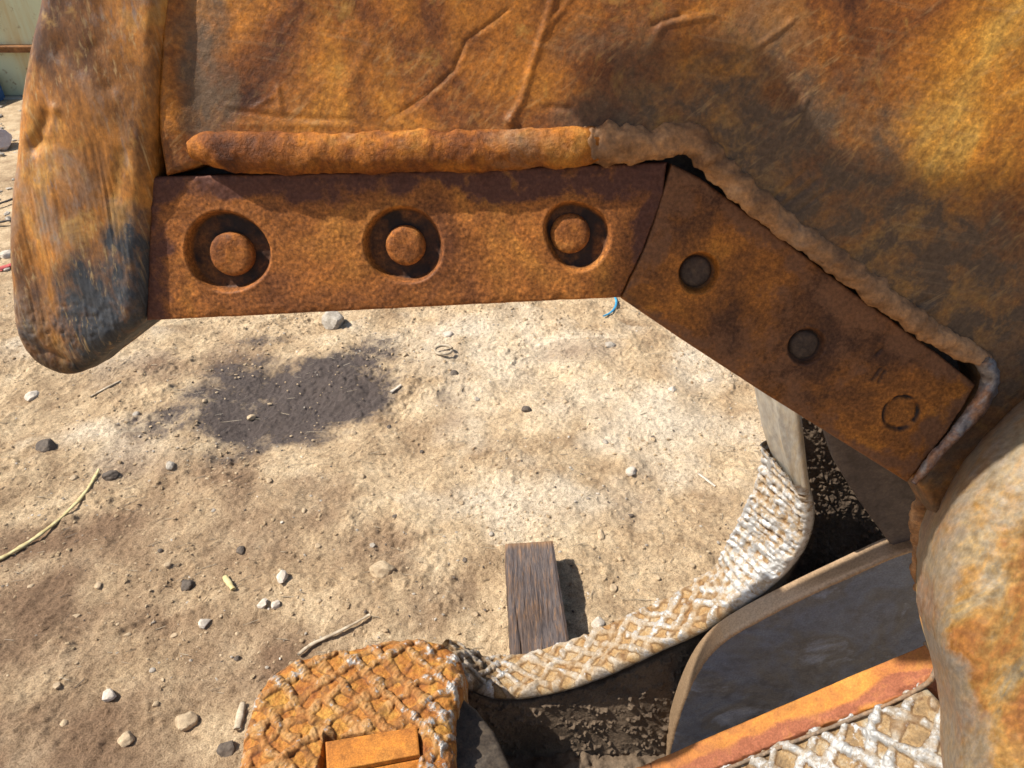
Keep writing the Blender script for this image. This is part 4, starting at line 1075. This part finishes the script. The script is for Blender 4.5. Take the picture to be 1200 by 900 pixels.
ground_tube('metal_rod', [(-10, 266), (12, 262), (40, 258)], [0.010, 0.010, 0.010], DKMETAL, 'lower one of two dark rods at the left edge', 'rod', 0.02)
ground_tube('scrap_strip', [(0, 318), (8, 315), (17, 312)], [0.02, 0.022, 0.02], RED, 'scrap of red at the left edge behind the nose tip', 'scrap', 0.01, 0.4)
th = np.linspace(0.3, 6.1, 26)
rc = gz(520, 414)
rp = np.array([rc + np.array([0.038 * math.cos(a), 0.036 * math.sin(a), 0.018]) for a in th])
tag(tube('wire_ring', rp, 0.0065, STICK, None, 8, 0.004, 0.05, 30, 4, rc), 'small pale ring lying on the bright dirt', 'ring')
bp = gpts([(707, 373), (716, 369), (722, 361), (722, 352), (716, 346), (706, 342)], 0.012)
tag(tube('strap_loop', bp, 0.006, BLUEP, None, 8, 0.004, 0, 30, 4, bp[0] * [1, 1, 0], 0.5), 'bright blue loop of strap under the bend of the blades', 'strap')
# leaf litter: tiny slivers
r_ = np.random.RandomState(12)
V = []; Fc = []
N = 1300
X = r_.uniform(-2.7, 1.6, N); Y = r_.uniform(1.10, 3.9, N); Z = ground_h(X, Y)
for i in range(N):
    a = r_.uniform(-0.4, 1.3); L = r_.uniform(0.004, 0.022) * (1 + (r_.rand() < 0.06) * 1.5); wd = r_.uniform(0.0005, 0.0012)
    d = np.array([math.cos(a), math.sin(a), r_.uniform(-0.1, 0.2)]); pn = np.array([-d[1], d[0], 0])
    c = np.array([X[i], Y[i], Z[i] + 0.003])
    n0 = len(V)
    V += [c - d * L - pn * wd, c - d * L + pn * wd, c + d * L + pn * wd, c + d * L - pn * wd, c - d * L + np.array([0, 0, wd * 1.5]), c + d * L + np.array([0, 0, wd * 1.5])]
    Fc += [(n0, n0 + 3, n0 + 5, n0 + 4), (n0 + 1, n0 + 4, n0 + 5, n0 + 2)]
o = mk('straw_litter', np.array(V), np.array(Fc), STICK, None, False)
o['kind'] = 'stuff'; o['label'] = 'tiny straw slivers littered over the dirt'; o['category'] = 'litter'

# ------------------------------------------------------------------ pale green bin in the background
YBIN = 7.2
zb = lambda py: float(on_y(25, py, YBIN)[2])
bx0, bx1 = -9.5, -4.0
bin_ = thing('scrap_bin', (-6.5, YBIN, 0), 'pale green rust streaked steel bin in the top left corner', 'bin')
def box(name, lo, hi, mat, parent, bev=0.01):
    lo = np.asarray(lo, float); hi = np.asarray(hi, float)
    c = [(lo[0], lo[1], hi[2]), (hi[0], lo[1], hi[2]), (hi[0], hi[1], hi[2]), (lo[0], hi[1], hi[2])]
    return boxy(name, c, hi[2] - lo[2], mat, parent, bev)
box('upper_panel', (bx0, YBIN, zb(52)), (bx1, YBIN + 2.2, 1.75), BINP, bin_)
box('side_rail', (bx0 - 0.02, YBIN - 0.07, zb(60)), (bx1 + 0.02, YBIN + 2.2, zb(52) - 0.004), BINR, bin_)
box('lower_panel', (bx0, YBIN + 0.02, zb(112)), (bx1, YBIN + 2.2, zb(60) - 0.004), BINP, bin_)
box('base_rail', (bx0 - 0.02, YBIN - 0.08, zb(123)), (bx1 + 0.02, YBIN + 2.2, zb(112) - 0.004), BINB, bin_)
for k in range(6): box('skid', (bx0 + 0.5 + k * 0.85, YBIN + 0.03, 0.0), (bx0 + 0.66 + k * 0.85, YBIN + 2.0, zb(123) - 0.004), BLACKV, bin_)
p = on_y(3, 136, YBIN - 0.1)
box_o = boxy('blue_crate', [(p[0] - 0.35, p[1] - 0.3, 0.24), (p[0] + 0.06, p[1] - 0.3, 0.24), (p[0] + 0.06, p[1] + 0.05, 0.24), (p[0] - 0.35, p[1] + 0.05, 0.24)], 0.24, BLUEB, None, 0.012)
tag(box_o, 'blue box on the ground under the pale green bin', 'box')
print('objects', len(bpy.data.objects), 'tris', sum(len(o.data.polygons) for o in bpy.data.objects if o.type == 'MESH') * 2)
